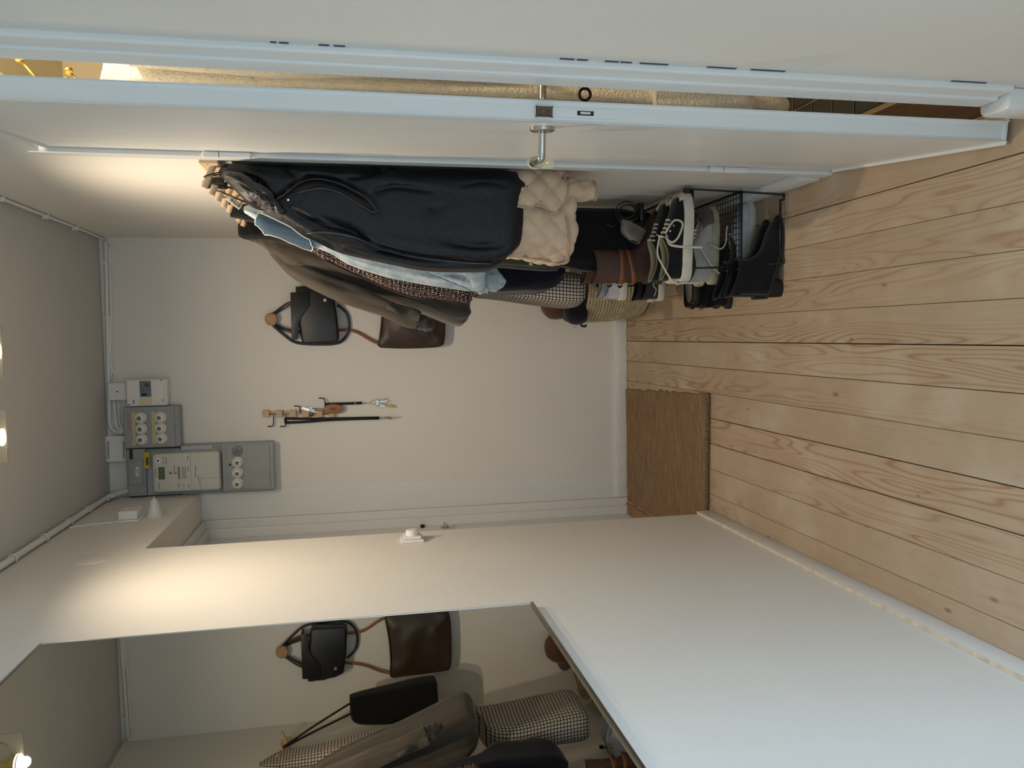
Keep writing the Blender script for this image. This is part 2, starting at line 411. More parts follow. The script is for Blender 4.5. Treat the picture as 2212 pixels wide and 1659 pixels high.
leafbox('deadbolt', lw+0.0015, lw+0.003, -0.026, -0.021, 1.043, 1.066, steel, kh, 0.0006)
ka = lw-0.055
hz = 1.135
hd = lathe('handle_rose', leafpt(ka, 0, hz), dn, [(0, 0.027), (0.007, 0.027), (0.009, 0.024)], steel, bd)
tube('lever_handle', [leafpt(ka, 0.008, hz), leafpt(ka, 0.045, hz), leafpt(ka-0.002, 0.058, hz), leafpt(ka-0.014, 0.066, hz), leafpt(ka-0.10, 0.067, hz)], 0.0085, steel, bd, seg=12, n=5)
lathe('handle_rose', leafpt(ka, -0.046, hz), -dn, [(0, 0.027), (0.007, 0.027), (0.009, 0.024)], steel, bd)
tube('lever_handle', [leafpt(ka, -0.054, hz), leafpt(ka, -0.095, hz), leafpt(ka-0.002, -0.106, hz), leafpt(ka-0.014, -0.112, hz), leafpt(ka-0.10, -0.113, hz)], 0.0085, steel, bd, seg=12, n=5)
# key in the inner side of the lock
key = Thing('door_key', leafpt(ka, -0.046, 1.04), 'black iron key left in the inside lock of the ajar door', 'key')
tube('shank', [leafpt(ka, -0.044, 1.04), leafpt(ka, -0.060, 1.04)], 0.0033, dark_iron, key, seg=8)
c = leafpt(ka, -0.073, 1.04)
tube('bow', [c+dn*0.0125*math.cos(t)+np.array([0, 0, 0.0125*math.sin(t)]) for t in np.linspace(0, 2*PI, 24, endpoint=False)], 0.0034, dark_iron, key, seg=8, closed=True)
# hinges: two knuckled painted hinges
for zc_ in (1.905, 0.395):
    hg = lathe('hinge', leafpt(-0.002, 0.009, zc_-0.045), (0, 0, 1), [(-0.042, 0.004), (-0.038, 0.0095), (0.043, 0.0105)], gloss_white, bd, 16)
    lathe('hinge_knuckle', leafpt(-0.002, 0.009, zc_), (0, 0, 1), [(0.0, 0.0105), (0.040, 0.0105), (0.046, 0.004)], gloss_white, hg, 16)
# casing (architrave) around the doorway
cs = Thing('trim_3', (XR, OY0, 0), kind='structure')
box('casing_post', XR-0.015, XR+0.002, 1.492, 1.590, 0.128, OZ+0.03, gloss_white, cs, bevel=0.005)
box('casing_post', XR-0.020, XR+0.1, OY1-0.002, OY1+0.045, 0.0, OZ+0.03, gloss_white, cs, bevel=0.005)
box('casing_head', XR-0.018, XR+0.1, 1.492, OY1+0.045, OZ-0.002, OZ+0.045, gloss_white, cs, bevel=0.005)
box('door_stop', XR+0.045, XR+0.1, OY1-0.018, OY1, 0.0, OZ, gloss_white, cs, bevel=0.003)
box('casing_bead', XR-0.021, XR-0.010, 1.535, 1.592, 0.128, OZ, gloss_white, cs, bevel=0.004)
crackm = M('paint_crack', (62, 70, 84), .9)
for p0_, p1_ in ((587, 600), (606, 626), (690, 712), (722, 746), (1196, 1226), (1232, 1254), (1290, 1318), (1322, 1345), (1362, 1420), (1500, 1560), (1590, 1660), (1998, 2068)):
    za, zb = at(p1_, 62+p1_*.0685, 0, XR)[2], at(p0_, 62+p0_*.0685, 0, XR)[2]
    box('paint_crack', XR-0.0012, XR+0.001, 1.4885, 1.4925, za, zb, crackm, cs)
# plinth block at the foot of the near casing
pl = struct(prism('trim_4', [(XR, 1.508, 0), (XR-0.043, 1.508, 0), (XR-0.047, 1.520, 0), (XR-0.047, 1.582, 0), (XR-0.036, 1.594, 0), (XR, 1.594, 0)], (0, 0, 0.126), gloss_white, bevel=0.006))

# ---- bathroom glimpsed through the gap
bath = M('bathroom_wall_paint', (214, 202, 172), 0.6, bmp=0.2, bscale=80)
struct(boxes('wall_bathroom', [(1.62, 1.70, 1.1, 3.4, 0, 2.6), (XR+0.12, 1.62, 3.3, 3.4, 0, 2.6), (XR+0.12, 1.62, 1.1, 1.2, 0, 2.6)], bath))
struct(boxes('ceiling_bathroom', [(XR+0.12, 1.7, 1.1, 3.4, 2.6, 2.7)], bath))
bf = struct(boxes('floor_bathroom', [(0.652, 1.62, 1.2, 3.3, -0.05, -0.006)], M('beige_grout', (150, 132, 104), 0.8)))
slate = M('black_slate_tile', (42, 44, 46), 0.35, var=0.1, vscale=10, bmp=0.1, bscale=30)
tz = None
for i in range(8):
    for j in range(12):
        x0 = 0.6675+0.1155*i-0.1155*0; y0 = 1.655+0.117*j
        if i == 0: pass
        xa = x0+0.003
        if tz is None: tz = box('tile', xa, xa+0.1095, y0+0.003, y0+0.114, -0.006, 0.0, slate, bf, bevel=0.0015, seg=1)
        else:
            t_ = tz.copy(); COL.objects.link(t_); t_.location = (xa-0.6705, y0-1.655, 0); t_.parent = bf
struct(box('threshold_bathroom', 0.53, 0.652, OY0, OY1, -0.022, 0.004, M('dark_hardwood', (66, 42, 32), 0.4, var=0.35, vscale=10, stretch=(9, 1, 1)), bevel=0.003))
bl = bpy.data.lights.new('bathroom_bulb', 'POINT'); bl.energy = 22; bl.color = (1.0, 0.93, 0.82); bl.shadow_soft_size = 0.06
blo = bpy.data.objects.new('bathroom_bulb', bl); COL.objects.link(blo); blo.location = (0.98, 1.45, 2.3)

# ================================================================== MIRROR on the left wall
mr, mnt, mbs = new_mat('mirror_glass'); mbs.inputs['Base Color'].default_value = (0.64, 0.66, 0.63, 1); mbs.inputs['Metallic'].default_value = 1; mbs.inputs['Roughness'].default_value = 0.012
MY0, MY1, MZ0, MZ1 = 0.55, 2.230, 1.055, 2.377; MX = -0.793
mi = Thing('wall_mirror', (XL, (MY0+MY1)/2, MZ0), 'large frameless wall mirror with thin metal edges on the left wall', 'mirror')
box('backing', XL, MX-0.003, MY0+0.004, MY1-0.004, MZ0+0.004, MZ1-0.004, M('mirror_back', (70, 66, 60), 0.6), mi)
obj('glass', [(MX, MY0, MZ0), (MX, MY1, MZ0), (MX, MY1, MZ1), (MX, MY0, MZ1)], [[0, 1, 2, 3]], mr, mi)
box('edge_strip', XL, MX+0.006, MY0, MY1, MZ0-0.006, MZ0+0.003, steel, mi, bevel=0.001)
box('edge_strip', XL, MX+0.003, MY0, MY1, MZ1-0.001, MZ1+0.004, steel, mi, bevel=0.001)
box('edge_strip', XL, MX+0.0015, MY1-0.0015, MY1+0.002, MZ0, MZ1, steel, mi, bevel=0.0005)

# ================================================================== CEILING LAMP (halogen spots with square glass shades)
emit, ent, eb = new_mat('halogen_glow'); eb.inputs['Emission Color'].default_value = (1.0, 0.78, 0.48, 1); eb.inputs['Emission Strength'].default_value = 9.0; eb.inputs['Base Color'].default_value = (1, 0.9, 0.7, 1)
bulbglass = M('amber_reflector', (220, 190, 120), 0.2, 0.6)
shade, snt, sb_ = new_mat('frosted_edge_glass'); sb_.inputs['Base Color'].default_value = (0.95, 0.90, 0.74, 1); sb_.inputs['Transmission Weight'].default_value = 0.85; sb_.inputs['Roughness'].default_value = 0.12; sb_.inputs['IOR'].default_value = 1.3
LX = (-0.285, -0.025); LY = 2.62; LZ = 2.597
lamp = Thing('ceiling_lamp', (-0.155, LY+0.03, ZC), 'ceiling lamp with halogen bulbs in square glass shades', 'lamp')
box('canopy', -0.40, 0.09, LY+0.005, LY+0.075, ZC-0.028, ZC, steel, lamp, bevel=0.004)
for i, lx in enumerate(LX):
    tube('arm', [(lx, LY+0.035, ZC-0.02), (lx, LY+0.02, LZ+0.11), (lx, LY, LZ+0.075)], 0.008, steel, lamp, n=4)
    tilt = 0.10
    pc = np.array([lx, LY+0.034, LZ+0.082]); ux = np.array([1., 0, 0]); uz = np.array([0, math.sin(tilt), math.cos(tilt)]); nn = np.array([0, math.cos(tilt), -math.sin(tilt)])
    prism('glass_shade', [pc+ux*sx*0.081+uz*sz*0.081 for sx, sz in ((-1, -1), (1, -1), (1, 1), (-1, 1))], nn*0.005, shade, lamp, bevel=0.001)
    tube('shade_ring', [pc-nn*0.003+ux*0.058*math.cos(t)+uz*0.058*math.sin(t) for t in np.linspace(0, 2*PI, 36, endpoint=False)], 0.002, steel, lamp, seg=6, closed=True)
    bb = lathe('bulb', (lx, LY, LZ), (0, 0, 1), [(0.004, 0.0265), (0.016, 0.0255), (0.03, 0.019), (0.042, 0.012), (0.055, 0.010), (0.078, 0.010)], bulbglass, lamp)
    lathe('bulb_face', (lx, LY, LZ), (0, 0, 1), [(0.0, 0.020), (0.002, 0.0262), (0.012, 0.0262)], emit, bb)
    sl = bpy.data.lights.new('halogen_spot', 'SPOT'); sl.energy = (24, 36)[i]; sl.color = (1.0, 0.82, 0.61); sl.spot_size = math.radians(168); sl.spot_blend = 1.0; sl.shadow_soft_size = 0.016
    so = bpy.data.objects.new('halogen_spot', sl); COL.objects.link(so); so.location = (lx, LY, LZ-0.012); so.rotation_euler = (math.radians(9), 0, 0)

# ================================================================== CABLES AND CONDUIT
conduit = Thing('conduit_pipe', (XL+0.02, 2.0, ZC-0.03), 'white painted conduit pipe clipped along the ceiling above left wall', 'pipe')
pr = 0.013
tube('pipe', [(XL+0.019, -0.5, ZC-0.019), (XL+0.019, 4.05, ZC-0.019), (XL+0.021, 4.20, ZC-0.030), (XL+0.028, 4.29, ZC-0.06), (XL+0.034, D-0.03, ZC-0.115)], pr, gloss_white, conduit, seg=12, n=5)
for y in (1.2, 1.6, 2.0, 2.45, 2.8, 3.12, 3.42, 3.70, 3.95):
    tube('pipe_clip', [(XL+0.019+(pr+0.003)*math.cos(t), y, ZC-0.019+(pr+0.003)*math.sin(t)) for t in np.linspace(-PI*0.75, PI*0.5, 10)], 1.0, gloss_white, conduit, flat=(0.014, 0.004), up=None, seg=8)
cable = Thing('ceiling_cable', (XR-0.01, 3.0, ZC-0.02), 'thin white cable stapled along the ceiling above coat wall', 'cable')
tube('cord', [(XR-0.010, 0.4, ZC-0.022), (XR-0.010, 2.0, ZC-0.020), (XR-0.009, 3.3, ZC-0.024), (XR-0.010, D-0.02, ZC-0.024), (XR-0.05, D-0.010, ZC-0.028), (0.2, D-0.010, ZC-0.030), (-0.18, D-0.010, ZC-0.034)], 0.0065, gloss_white, cable, seg=8, n=6)
for y in (2.2, 2.55, 2.72, 2.9, 3.18, 3.6, 3.95):
    box('cable_clip', XR-0.020, XR, y-0.007, y+0.007, ZC-0.034, ZC-0.008, gloss_white, cable, bevel=0.003)
for x in (0.40, 0.12):
    box('cable_clip', x-0.007, x+0.007, D-0.02, D, ZC-0.040, ZC-0.016, gloss_white, cable, bevel=0.003)
wc = Thing('wall_conduit', (0.2, D-0.01, ZC-0.05), 'pair of white wires running along top of back wall to junction box', 'cable')
pA = [bk(236, 530, .008), bk(238, 600, .008), bk(240, 700, .008), bk(237, 782, .008), bk(244, 800, .010), bk(250, 812, .010), bk(247, 830, .012)]
tube('wire', pA, 0.007, gloss_white, wc, n=6)
pB = [bk(228, 520, .011), bk(231, 640, .011), bk(233, 760, .011), bk(236, 880, .011), bk(238, 918, .012), bk(248, 932, .014), bk(268, 934, .02)]
tube('wire', pB, 0.010, gloss_white, wc, n=6)
tube('wire', [bk(246, 866, .012), bk(250, 905, .012), bk(254, 925, .012), bk(268, 930, .02)], 0.008, gloss_white, wc, n=6)
tube('wire', [bk(257, 866, .012), bk(257, 905, .012), bk(262, 922, .012), bk(270, 927, .02)], 0.006, gloss_white, wc, n=6)

# ================================================================== ELECTRICAL BOXES on the back wall
def brect(p0, p1, q0, q1, off):
    """photo rectangle (px along height, py along width) -> x0,x1,z0,z1 on the plane off in front of the back wall"""
    pm, qm = (p0+p1)/2, (q0+q1)/2
    return bk(pm, q1, off)[0], bk(pm, q0, off)[0], bk(p1, qm, off)[2], bk(p0, qm, off)[2]
def bbox(name, p0, p1, q0, q1, o0, o1, mat, parent=None, bevel=0.003):
    x0, x1, z0, z1 = brect(p0, p1, q0, q1, o1)
    return box(name, x0, x1, D-o1, D-o0, z0, z1, mat, parent, bevel=bevel)
ink = M('print_ink', (70, 70, 68), 0.6)
paper = M('cream_label', (205, 190, 140), 0.6)
porcelain = M('fuse_porcelain', (226, 224, 216), 0.22)
fuse_dark = M('fuse_window', (120, 116, 106), 0.25)
def fuse(px, py, off, parent, r=0.029):
    c = bk(px, py, off); y = D-off
    f = lathe('fuse', (c[0], y, c[2]), (0, -1, 0), [(0, r), (0.012, r), (0.013, r*0.88), (0.028, r*0.80), (0.034, r*0.62), (0.036, r*0.45)], porcelain, parent, 24)
    lathe('fuse_window', (c[0], y-0.0355, c[2]), (0, -1, 0), [(0, r*0.40), (0.0012, r*0.36)], fuse_dark, f, 16)
# white breaker box
cb = Thing('breaker_box', bk(317, 848, 0), 'white circuit breaker box with small window, beside grey fuse box', 'breaker box')
bbox('housing', 273, 361, 819, 877, 0, 0.075, white_plastic, cb, 0.006)
bbox('cover', 273, 355, 820, 877, 0.075, 0.082, white_plastic, cb, 0.004)
wi = bbox('window', 301.6, 326.3, 822.7, 857.5, 0.082, 0.0835, M('smoked_window', (112, 124, 130), 0.15), cb, 0.001)
bbox('switch', 306, 317, 850, 855, 0.0835, 0.087, M('black_switch', (25, 27, 30), 0.3), wi, 0.001)
bbox('switch', 305, 309, 841, 846, 0.0835, 0.086, M('blue_switch', (60, 100, 125), 0.3), wi, 0.001)
bbox('print', 312, 322, 828, 836, 0.0835, 0.0838, ink, wi, 0)
bbox('label_strip', 300, 328, 859, 875, 0.082, 0.0825, M('aged_label', (218, 206, 172), 0.6), cb, 0)
bbox('mark', 287.5, 290, 864, 872, 0.082, 0.0824, M('blue_ink', (80, 74, 120), 0.6), cb, 0)
bbox('mark', 346, 350, 820.5, 822.5, 0.082, 0.0824, ink, cb, 0)
bbox('mark', 351, 352.5, 862, 868, 0.082, 0.0824, ink, cb, 0)
bbox('mark', 276, 281, 873, 875, 0.082, 0.0824, ink, cb, 0)
# junction box
jb = Thing('junction_box', bk(253, 846, 0), 'small square white junction box above breaker box', 'junction box')
bbox('lid', 233, 273, 827.5, 865, 0, 0.045, white_plastic, jb, 0.004)
c = bk(253, 846, 0.045); lathe('screw', (c[0], D-0.045, c[2]), (0, -1, 0), [(0, 0.004), (0.001, 0.004)], M('screw_dark', (60, 50, 44), 0.5), jb, 12)
# white vented box
vb = Thing('chime_box', bk(250, 969, 0), 'white plastic chime box with rows of vent slits under ceiling', 'chime box')
bbox('housing', 228, 272, 942, 998, 0, 0.045, white_plastic, vb, 0.005)
slot = M('vent_slot', (48, 44, 42), 0.8)
for r0, r1 in ((231, 236), (265, 270)):
    for k in range(14):
        q = 954+k*2.7
        bbox('vent_slit', r0, r1, q, q+1.3, 0.045, 0.0454, slot, vb, 0)
# grey fuse box
fb = Thing('fuse_box', bk(325, 922, 0), 'grey metal fuse box with six round white fuses', 'fuse box')
bbox('housing', 267, 388, 878, 967, 0, 0.085, grey_metal, fb, 0.006)
bbox('cover', 267, 377, 879, 967, 0.085, 0.095, grey_metal, fb, 0.003)
for px, py in ((304, 902.5), (305.4, 926), (306.3, 949), (346.6, 901.5), (347, 924.5), (349, 947)): fuse(px, py, 0.095, fb)
bbox('label_strip', 285.5, 293, 891, 962, 0.095, 0.0965, paper, fb, 0.0005)
bbox('label_strip', 328, 337, 889, 959, 0.095, 0.0965, paper, fb, 0.0005)
bbox('faded_sticker', 275, 283, 895, 930, 0.095, 0.0955, M('faded_sticker', (158, 140, 138), 0.6), fb, 0)
for px, py in ((368, 885), (369, 906), (370, 938)):
    c = bk(px, py, .095); lathe('screw', (c[0], D-0.095, c[2]), (0, -1, 0), [(0, 0.003), (0.001, 0.0025)], grey_dark, fb, 10)
# meter panel with smart meter
mp_ = Thing('meter_panel', bk(592, 1005, 0), 'tall grey electricity meter panel with digital meter and fuses', 'meter panel')
bbox('back_board', 274, 391, 969.5, 1070, 0, 0.05, grey_metal, mp_, 0.004)
bbox('back_board', 391, 592, 957, 1064, 0, 0.05, grey_metal, mp_, 0.004)
bbox('terminal_cover', 275, 315, 970, 1072, 0.05, 0.085, grey_metal, mp_, 0.004)
bbox('terminal_lid', 279, 309, 993, 1047, 0.085, 0.092, grey_metal, mp_, 0.003)
bbox('lid_label', 293, 300, 1009, 1029, 0.092, 0.0925, M('white_label', (215, 214, 208), 0.5), mp_, 0)
bbox('lid_print', 296, 297.5, 1014, 1024, 0.0925, 0.0928, ink, mp_, 0)
bbox('black_sticker', 279, 287, 971, 992, 0.085, 0.0855, M('black_sticker', (38, 38, 38), 0.5), mp_, 0)
bbox('seal_label', 311, 323, 977, 1012, 0.085, 0.094, M('yellow_label', (196, 172, 40), 0.5), mp_, 0.001)
bbox('seal_print', 315, 321, 988, 1005, 0.094, 0.0943, ink, mp_, 0)
bbox('side_rail', 391, 459, 963, 972, 0.05, 0.062, M('pale_grey_metal', (176, 180, 182), 0.4), mp_, 0.002)
bbox('mounting_plate', 315, 470, 972, 1064, 0.05, 0.056, M('pale_grey_metal', (176, 180, 182), 0.4), mp_, 0.002)
bbox('edge_trim', 315, 430, 1064, 1067, 0.05, 0.064, M('pale_grey_metal', (176, 180, 182), 0.4), mp_, 0.001)
mt = bbox('meter', 329, 475, 978, 1062, 0.056, 0.125, M('meter_case', (202, 200, 190), 0.4), mp_, 0.014)
bbox('display', 342, 356, 1009, 1036, 0.125, 0.1262, M('lcd_green', (92, 104, 74), 0.3), mt, 0.0008)
for (px, py, r, mm) in ((341.5, 995, .0135, white_plastic), (341.5, 995, .006, M('black_switch', (25, 27, 30), .3)), (368.6, 1021.5, .0075, M('orange_button', (196, 110, 70), .4)), (378.5, 1021.5, .0075, grey_metal), (352.5, 990.5, .003, ink), (352.5, 999, .003, ink)):
    c = bk(px, py, .125); lathe('button', (c[0], D-0.125, c[2]), (0, -1, 0), [(0, r), (0.002+0.012*(0.014-r), r), (0.0025+0.012*(0.014-r), r*0.85)], mm, mt, 16)
bbox('print_block', 384, 389, 1008, 1035, 0.125, 0.1254, M('print_grey', (140, 134, 126), .6), mt, 0)
for p in (393.5, 397, 400.5): bbox('print_line', p, p+1.0, 1008, 1034, 0.125, 0.1254, ink, mt, 0)
for p, q0, q1 in ((336, 1012, 1032), (343, 1042, 1058), (386, 1043, 1053), (397, 1047, 1052), (406, 1008, 1018), (407, 1045, 1053), (405, 985, 994), (422, 1006, 1030), (358, 988, 1003), (376, 1004, 1018)):
    bbox('print_line', p, p+1.1, q0, q1, 0.125, 0.1254, ink, mt, 0)
bbox('meter_seam', 412, 412.8, 979, 1061, 0.125, 0.1255, grey_metal, mt, 0)
bbox('meter_tab', 424, 427.5, 1018, 1027, 0.125, 0.130, white_plastic, mt, 0.001)
tube('seal_wire', [bk(427, 1025, .127), bk(430, 1038, .127), bk(432, 1049, .127)], 0.0012, grey_metal, mt)
for (a_, b_, q0, q1) in ((433, 434, 1032, 1060), (434, 475, 1032, 1032.8)): bbox('meter_seam', a_, b_, q0, q1, 0.125, 0.1254, grey_metal, mt, 0)
bbox('lower_box', 480, 592, 956, 1060, 0.05, 0.080, grey_metal, mp_, 0.004)
bbox('lower_door', 490, 583, 961, 1056, 0.080, 0.086, grey_metal, mp_, 0.003)
for py in (998, 1021, 1044): fuse(514, py, 0.086, mp_, 0.028)
c = bk(512.5, 974, .086); cv = lathe('fuse_cover', (c[0], D-0.086, c[2]), (0, -1, 0), [(0, 0.027), (0.006, 0.027), (0.008, 0.024)], grey_dark, mp_, 24)
box('cover_slot', c[0]-0.010, c[0]+0.010, D-0.0955, D-0.094, c[2]-0.008, c[2]+0.008, M('dark_slot_grey', (92, 95, 94), .5), cv)
c = bk(497, 1004, .086); lathe('seal', (c[0], D-0.086, c[2]), (0, -1, 0), [(0, 0.006), (0.004, 0.004)], dark_iron, mp_, 10)

# ================================================================== SMALL THINGS ON THE LEFT WALL
sw = Thing('dimmer_switch', (XL, 3.09, 1.3), 'white square light switch with round dimmer knob by door recess', 'switch')
box('plate', XL, XL+0.010, 3.045, 3.135, 1.300, 1.388, white_plastic, sw, bevel=0.003)
box('inner_frame', XL+0.010, XL+0.022, 3.055, 3.125, 1.310, 1.378, white_plastic, sw, bevel=0.003)
lathe('knob', (XL+0.022, 3.09, 1.344), (1, 0, 0), [(0, 0.026), (0.016, 0.025), (0.021, 0.019)], white_plastic, sw)
bx_ = Thing('bell_push_box', (XL, 3.78, 2.51), 'small white wall box with raised lid above entrance recess', 'wall box')
box('plate', XL, XL+0.008, 3.715, 3.85, 2.508, 2.610, white_plastic, bx_, bevel=0.003)
box('lid', XL+0.008, XL+0.046, 3.73, 3.835, 2.520, 2.598, white_plastic, bx_, bevel=0.004)
bc = Thing('bell_cone', (XL, 3.80, 2.47), 'white cone shaped bell fixed to the wall above entrance', 'bell')
lathe('cone', (XL, 3.80, 2.462), (1, 0, 0), [(0, 0.036), (0.010, 0.036), (0.012, 0.033), (0.070, 0.017), (0.082, 0.010), (0.086, 0.004)], M('grey_white_enamel', (205, 206, 202), 0.35), bc)
lathe('tip', (XL+0.084, 3.80, 2.462), (1, 0, 0), [(0, 0.005), (0.008, 0.004), (0.010, 0.002)], steel, bc, 12)
o = tube('bell_wire', [(XL+0.003, 3.66, ZC-0.03), (XL+0.003, 3.70, 2.70), (XL+0.003, 3.715, 2.61)], 0.004, gloss_white, n=4); setprops(o, 'thin white bell wire running up wall from small box', 'cable')
o = lathe('painted_cover_plate', (XL, 3.10, 2.52), (1, 0, 0), [(0, 0.062), (0.003, 0.061), (0.004, 0.058)], white_paint, None, 40); setprops(o, 'round wall cover plate painted over in white near ceiling', 'cover plate')

# ================================================================== DOORMAT
m, nt, b = new_mat('braided_jute')
v = coords(nt, 'Object')
cl = ramp(nt, noise(nt, coords(nt, 'Object', (2.5, 30, 1)), 3, 5, 0.7), [(0.30, srgb(128, 104, 82)), (0.5, srgb(152, 128, 104)), (0.7, srgb(178, 156, 130))])
fx = ramp(nt, noise(nt, v, 260, 3, 0.7), [(0.35, (0.55, 0.52, 0.5, 1)), (0.7, (1.15, 1.1, 1.05, 1))])
n_ = N(nt, 'ShaderNodeMix', data_type='RGBA', blend_type='MULTIPLY'); n_.inputs[0].default_value = 1; L(nt, cl, n_.inputs[6]); L(nt, fx, n_.inputs[7])
L(nt, n_.outputs[2], b.inputs['Base Color']); b.inputs['Roughness'].default_value = 0.9; b.inputs['Specular IOR Level'].default_value = 0.1
jute = m
NX, NY = 240, 170
corners = [np.array(p) for p in ((-0.985, 3.262), (-0.270, 3.246), (-0.316, 4.334), (-0.975, 4.300))]
gx, gy = np.meshgrid(np.linspace(0, 1, NX), np.linspace(0, 1, NY))
edge_n = np.interp(np.linspace(0, 1, NY), np.linspace(0, 1, 40), rng.uniform(-0.006, 0.006, 40))
X = ((1-gx)*(1-gy)*corners[0][0]+gx*(1-gy)*corners[1][0]+gx*gy*corners[2][0]+(1-gx)*gy*corners[3][0])
Y = ((1-gx)*(1-gy)*corners[0][1]+gx*(1-gy)*corners[1][1]+gx*gy*corners[2][1]+(1-gx)*gy*corners[3][1])
X = X + gx*edge_n[:, None] + 0.003*np.sin(gy*40)
rows = 46; ph = gy*rows
rowi = np.floor(ph); bulge = np.sqrt(np.clip(1-(2*(ph-rowi)-1)**2, 0, 1))
stitch = np.abs(np.sin((gx*62+rowi*0.5+0.25*np.sin(ph*2*PI))*PI))
Z = 0.008+0.0065*bulge*(0.45+0.55*stitch)+rng.uniform(-0.001, 0.001, gx.shape)
ed_ = np.minimum(np.minimum(gx, 1-gx)*0.7, np.minimum(gy, 1-gy)*1.08)
Z = np.where(ed_ < 0.004, 0.001, Z)
V = np.stack([X, Y, Z], -1).reshape(-1, 3)
Fc = [[j*NX+i, j*NX+i+1, (j+1)*NX+i+1, (j+1)*NX+i] for j in range(NY-1) for i in range(NX-1)]
mat_t = Thing('doormat', (-0.63, 3.8, 0), 'brown braided jute doormat lying by entrance door', 'doormat')
obj('woven_field', V, Fc, jute, mat_t, smooth=True)
e0, e1 = corners[0], corners[1]
def braid(a, b_, n, ph0):
    t = np.linspace(0, 1, n); P = np.outer(1-t, a)+np.outer(t, b_); d = (b_-a)/np.linalg.norm(b_-a); nrm = np.array([-d[1], d[0]])
    s = np.sin(t*np.linalg.norm(b_-a)/0.028*2*PI+ph0); c_ = np.cos(t*np.linalg.norm(b_-a)/0.028*2*PI+ph0)
    return np.column_stack([P[:, 0]+nrm[0]*s*0.006, P[:, 1]+nrm[1]*s*0.006, 0.012+0.004*c_])
edge_j = M('edge_jute', (120, 96, 72), 0.9, var=0.3, vscale=60)
for k in range(2): tube('braided_edge', braid(e0+np.array([0, 0.004]), e1+np.array([0, 0.004]), 260, k*PI), 0.0055, edge_j, mat_t, seg=6)

# ================================================================== COAT RACK on the right wall
RX = XR-0.018; RZ0, RZ1 = 1.925, 1.977
rack = Thing('coat_rack', (XR, 3.3, RZ0), 'long wooden coat rail with dowel pegs on the right wall', 'coat rack')
box('rail', RX, XR, 2.440, 4.19, RZ0, RZ1, beech, rack, bevel=0.002)
PEGS = [2.488+0.1165*k for k in range(15)]
peg0 = None
for y in PEGS:
    if peg0 is None:
        peg0 = tube('peg', [(RX+0.004, y, 1.945), (RX-0.062, y, 1.972)], 0.0098, beech, rack, seg=14, smooth=True); flat_by_angle(peg0); y0p = y
    else:
        q = peg0.copy(); COL.objects.link(q); q.parent = rack.o; q.location = (0, y-y0p, 0)
box('rail_slot', RX-0.0006, RX+0.001, 2.452, 2.458, 1.953, 1.957, M('screw_dark', (60, 50, 44), .5), rack)

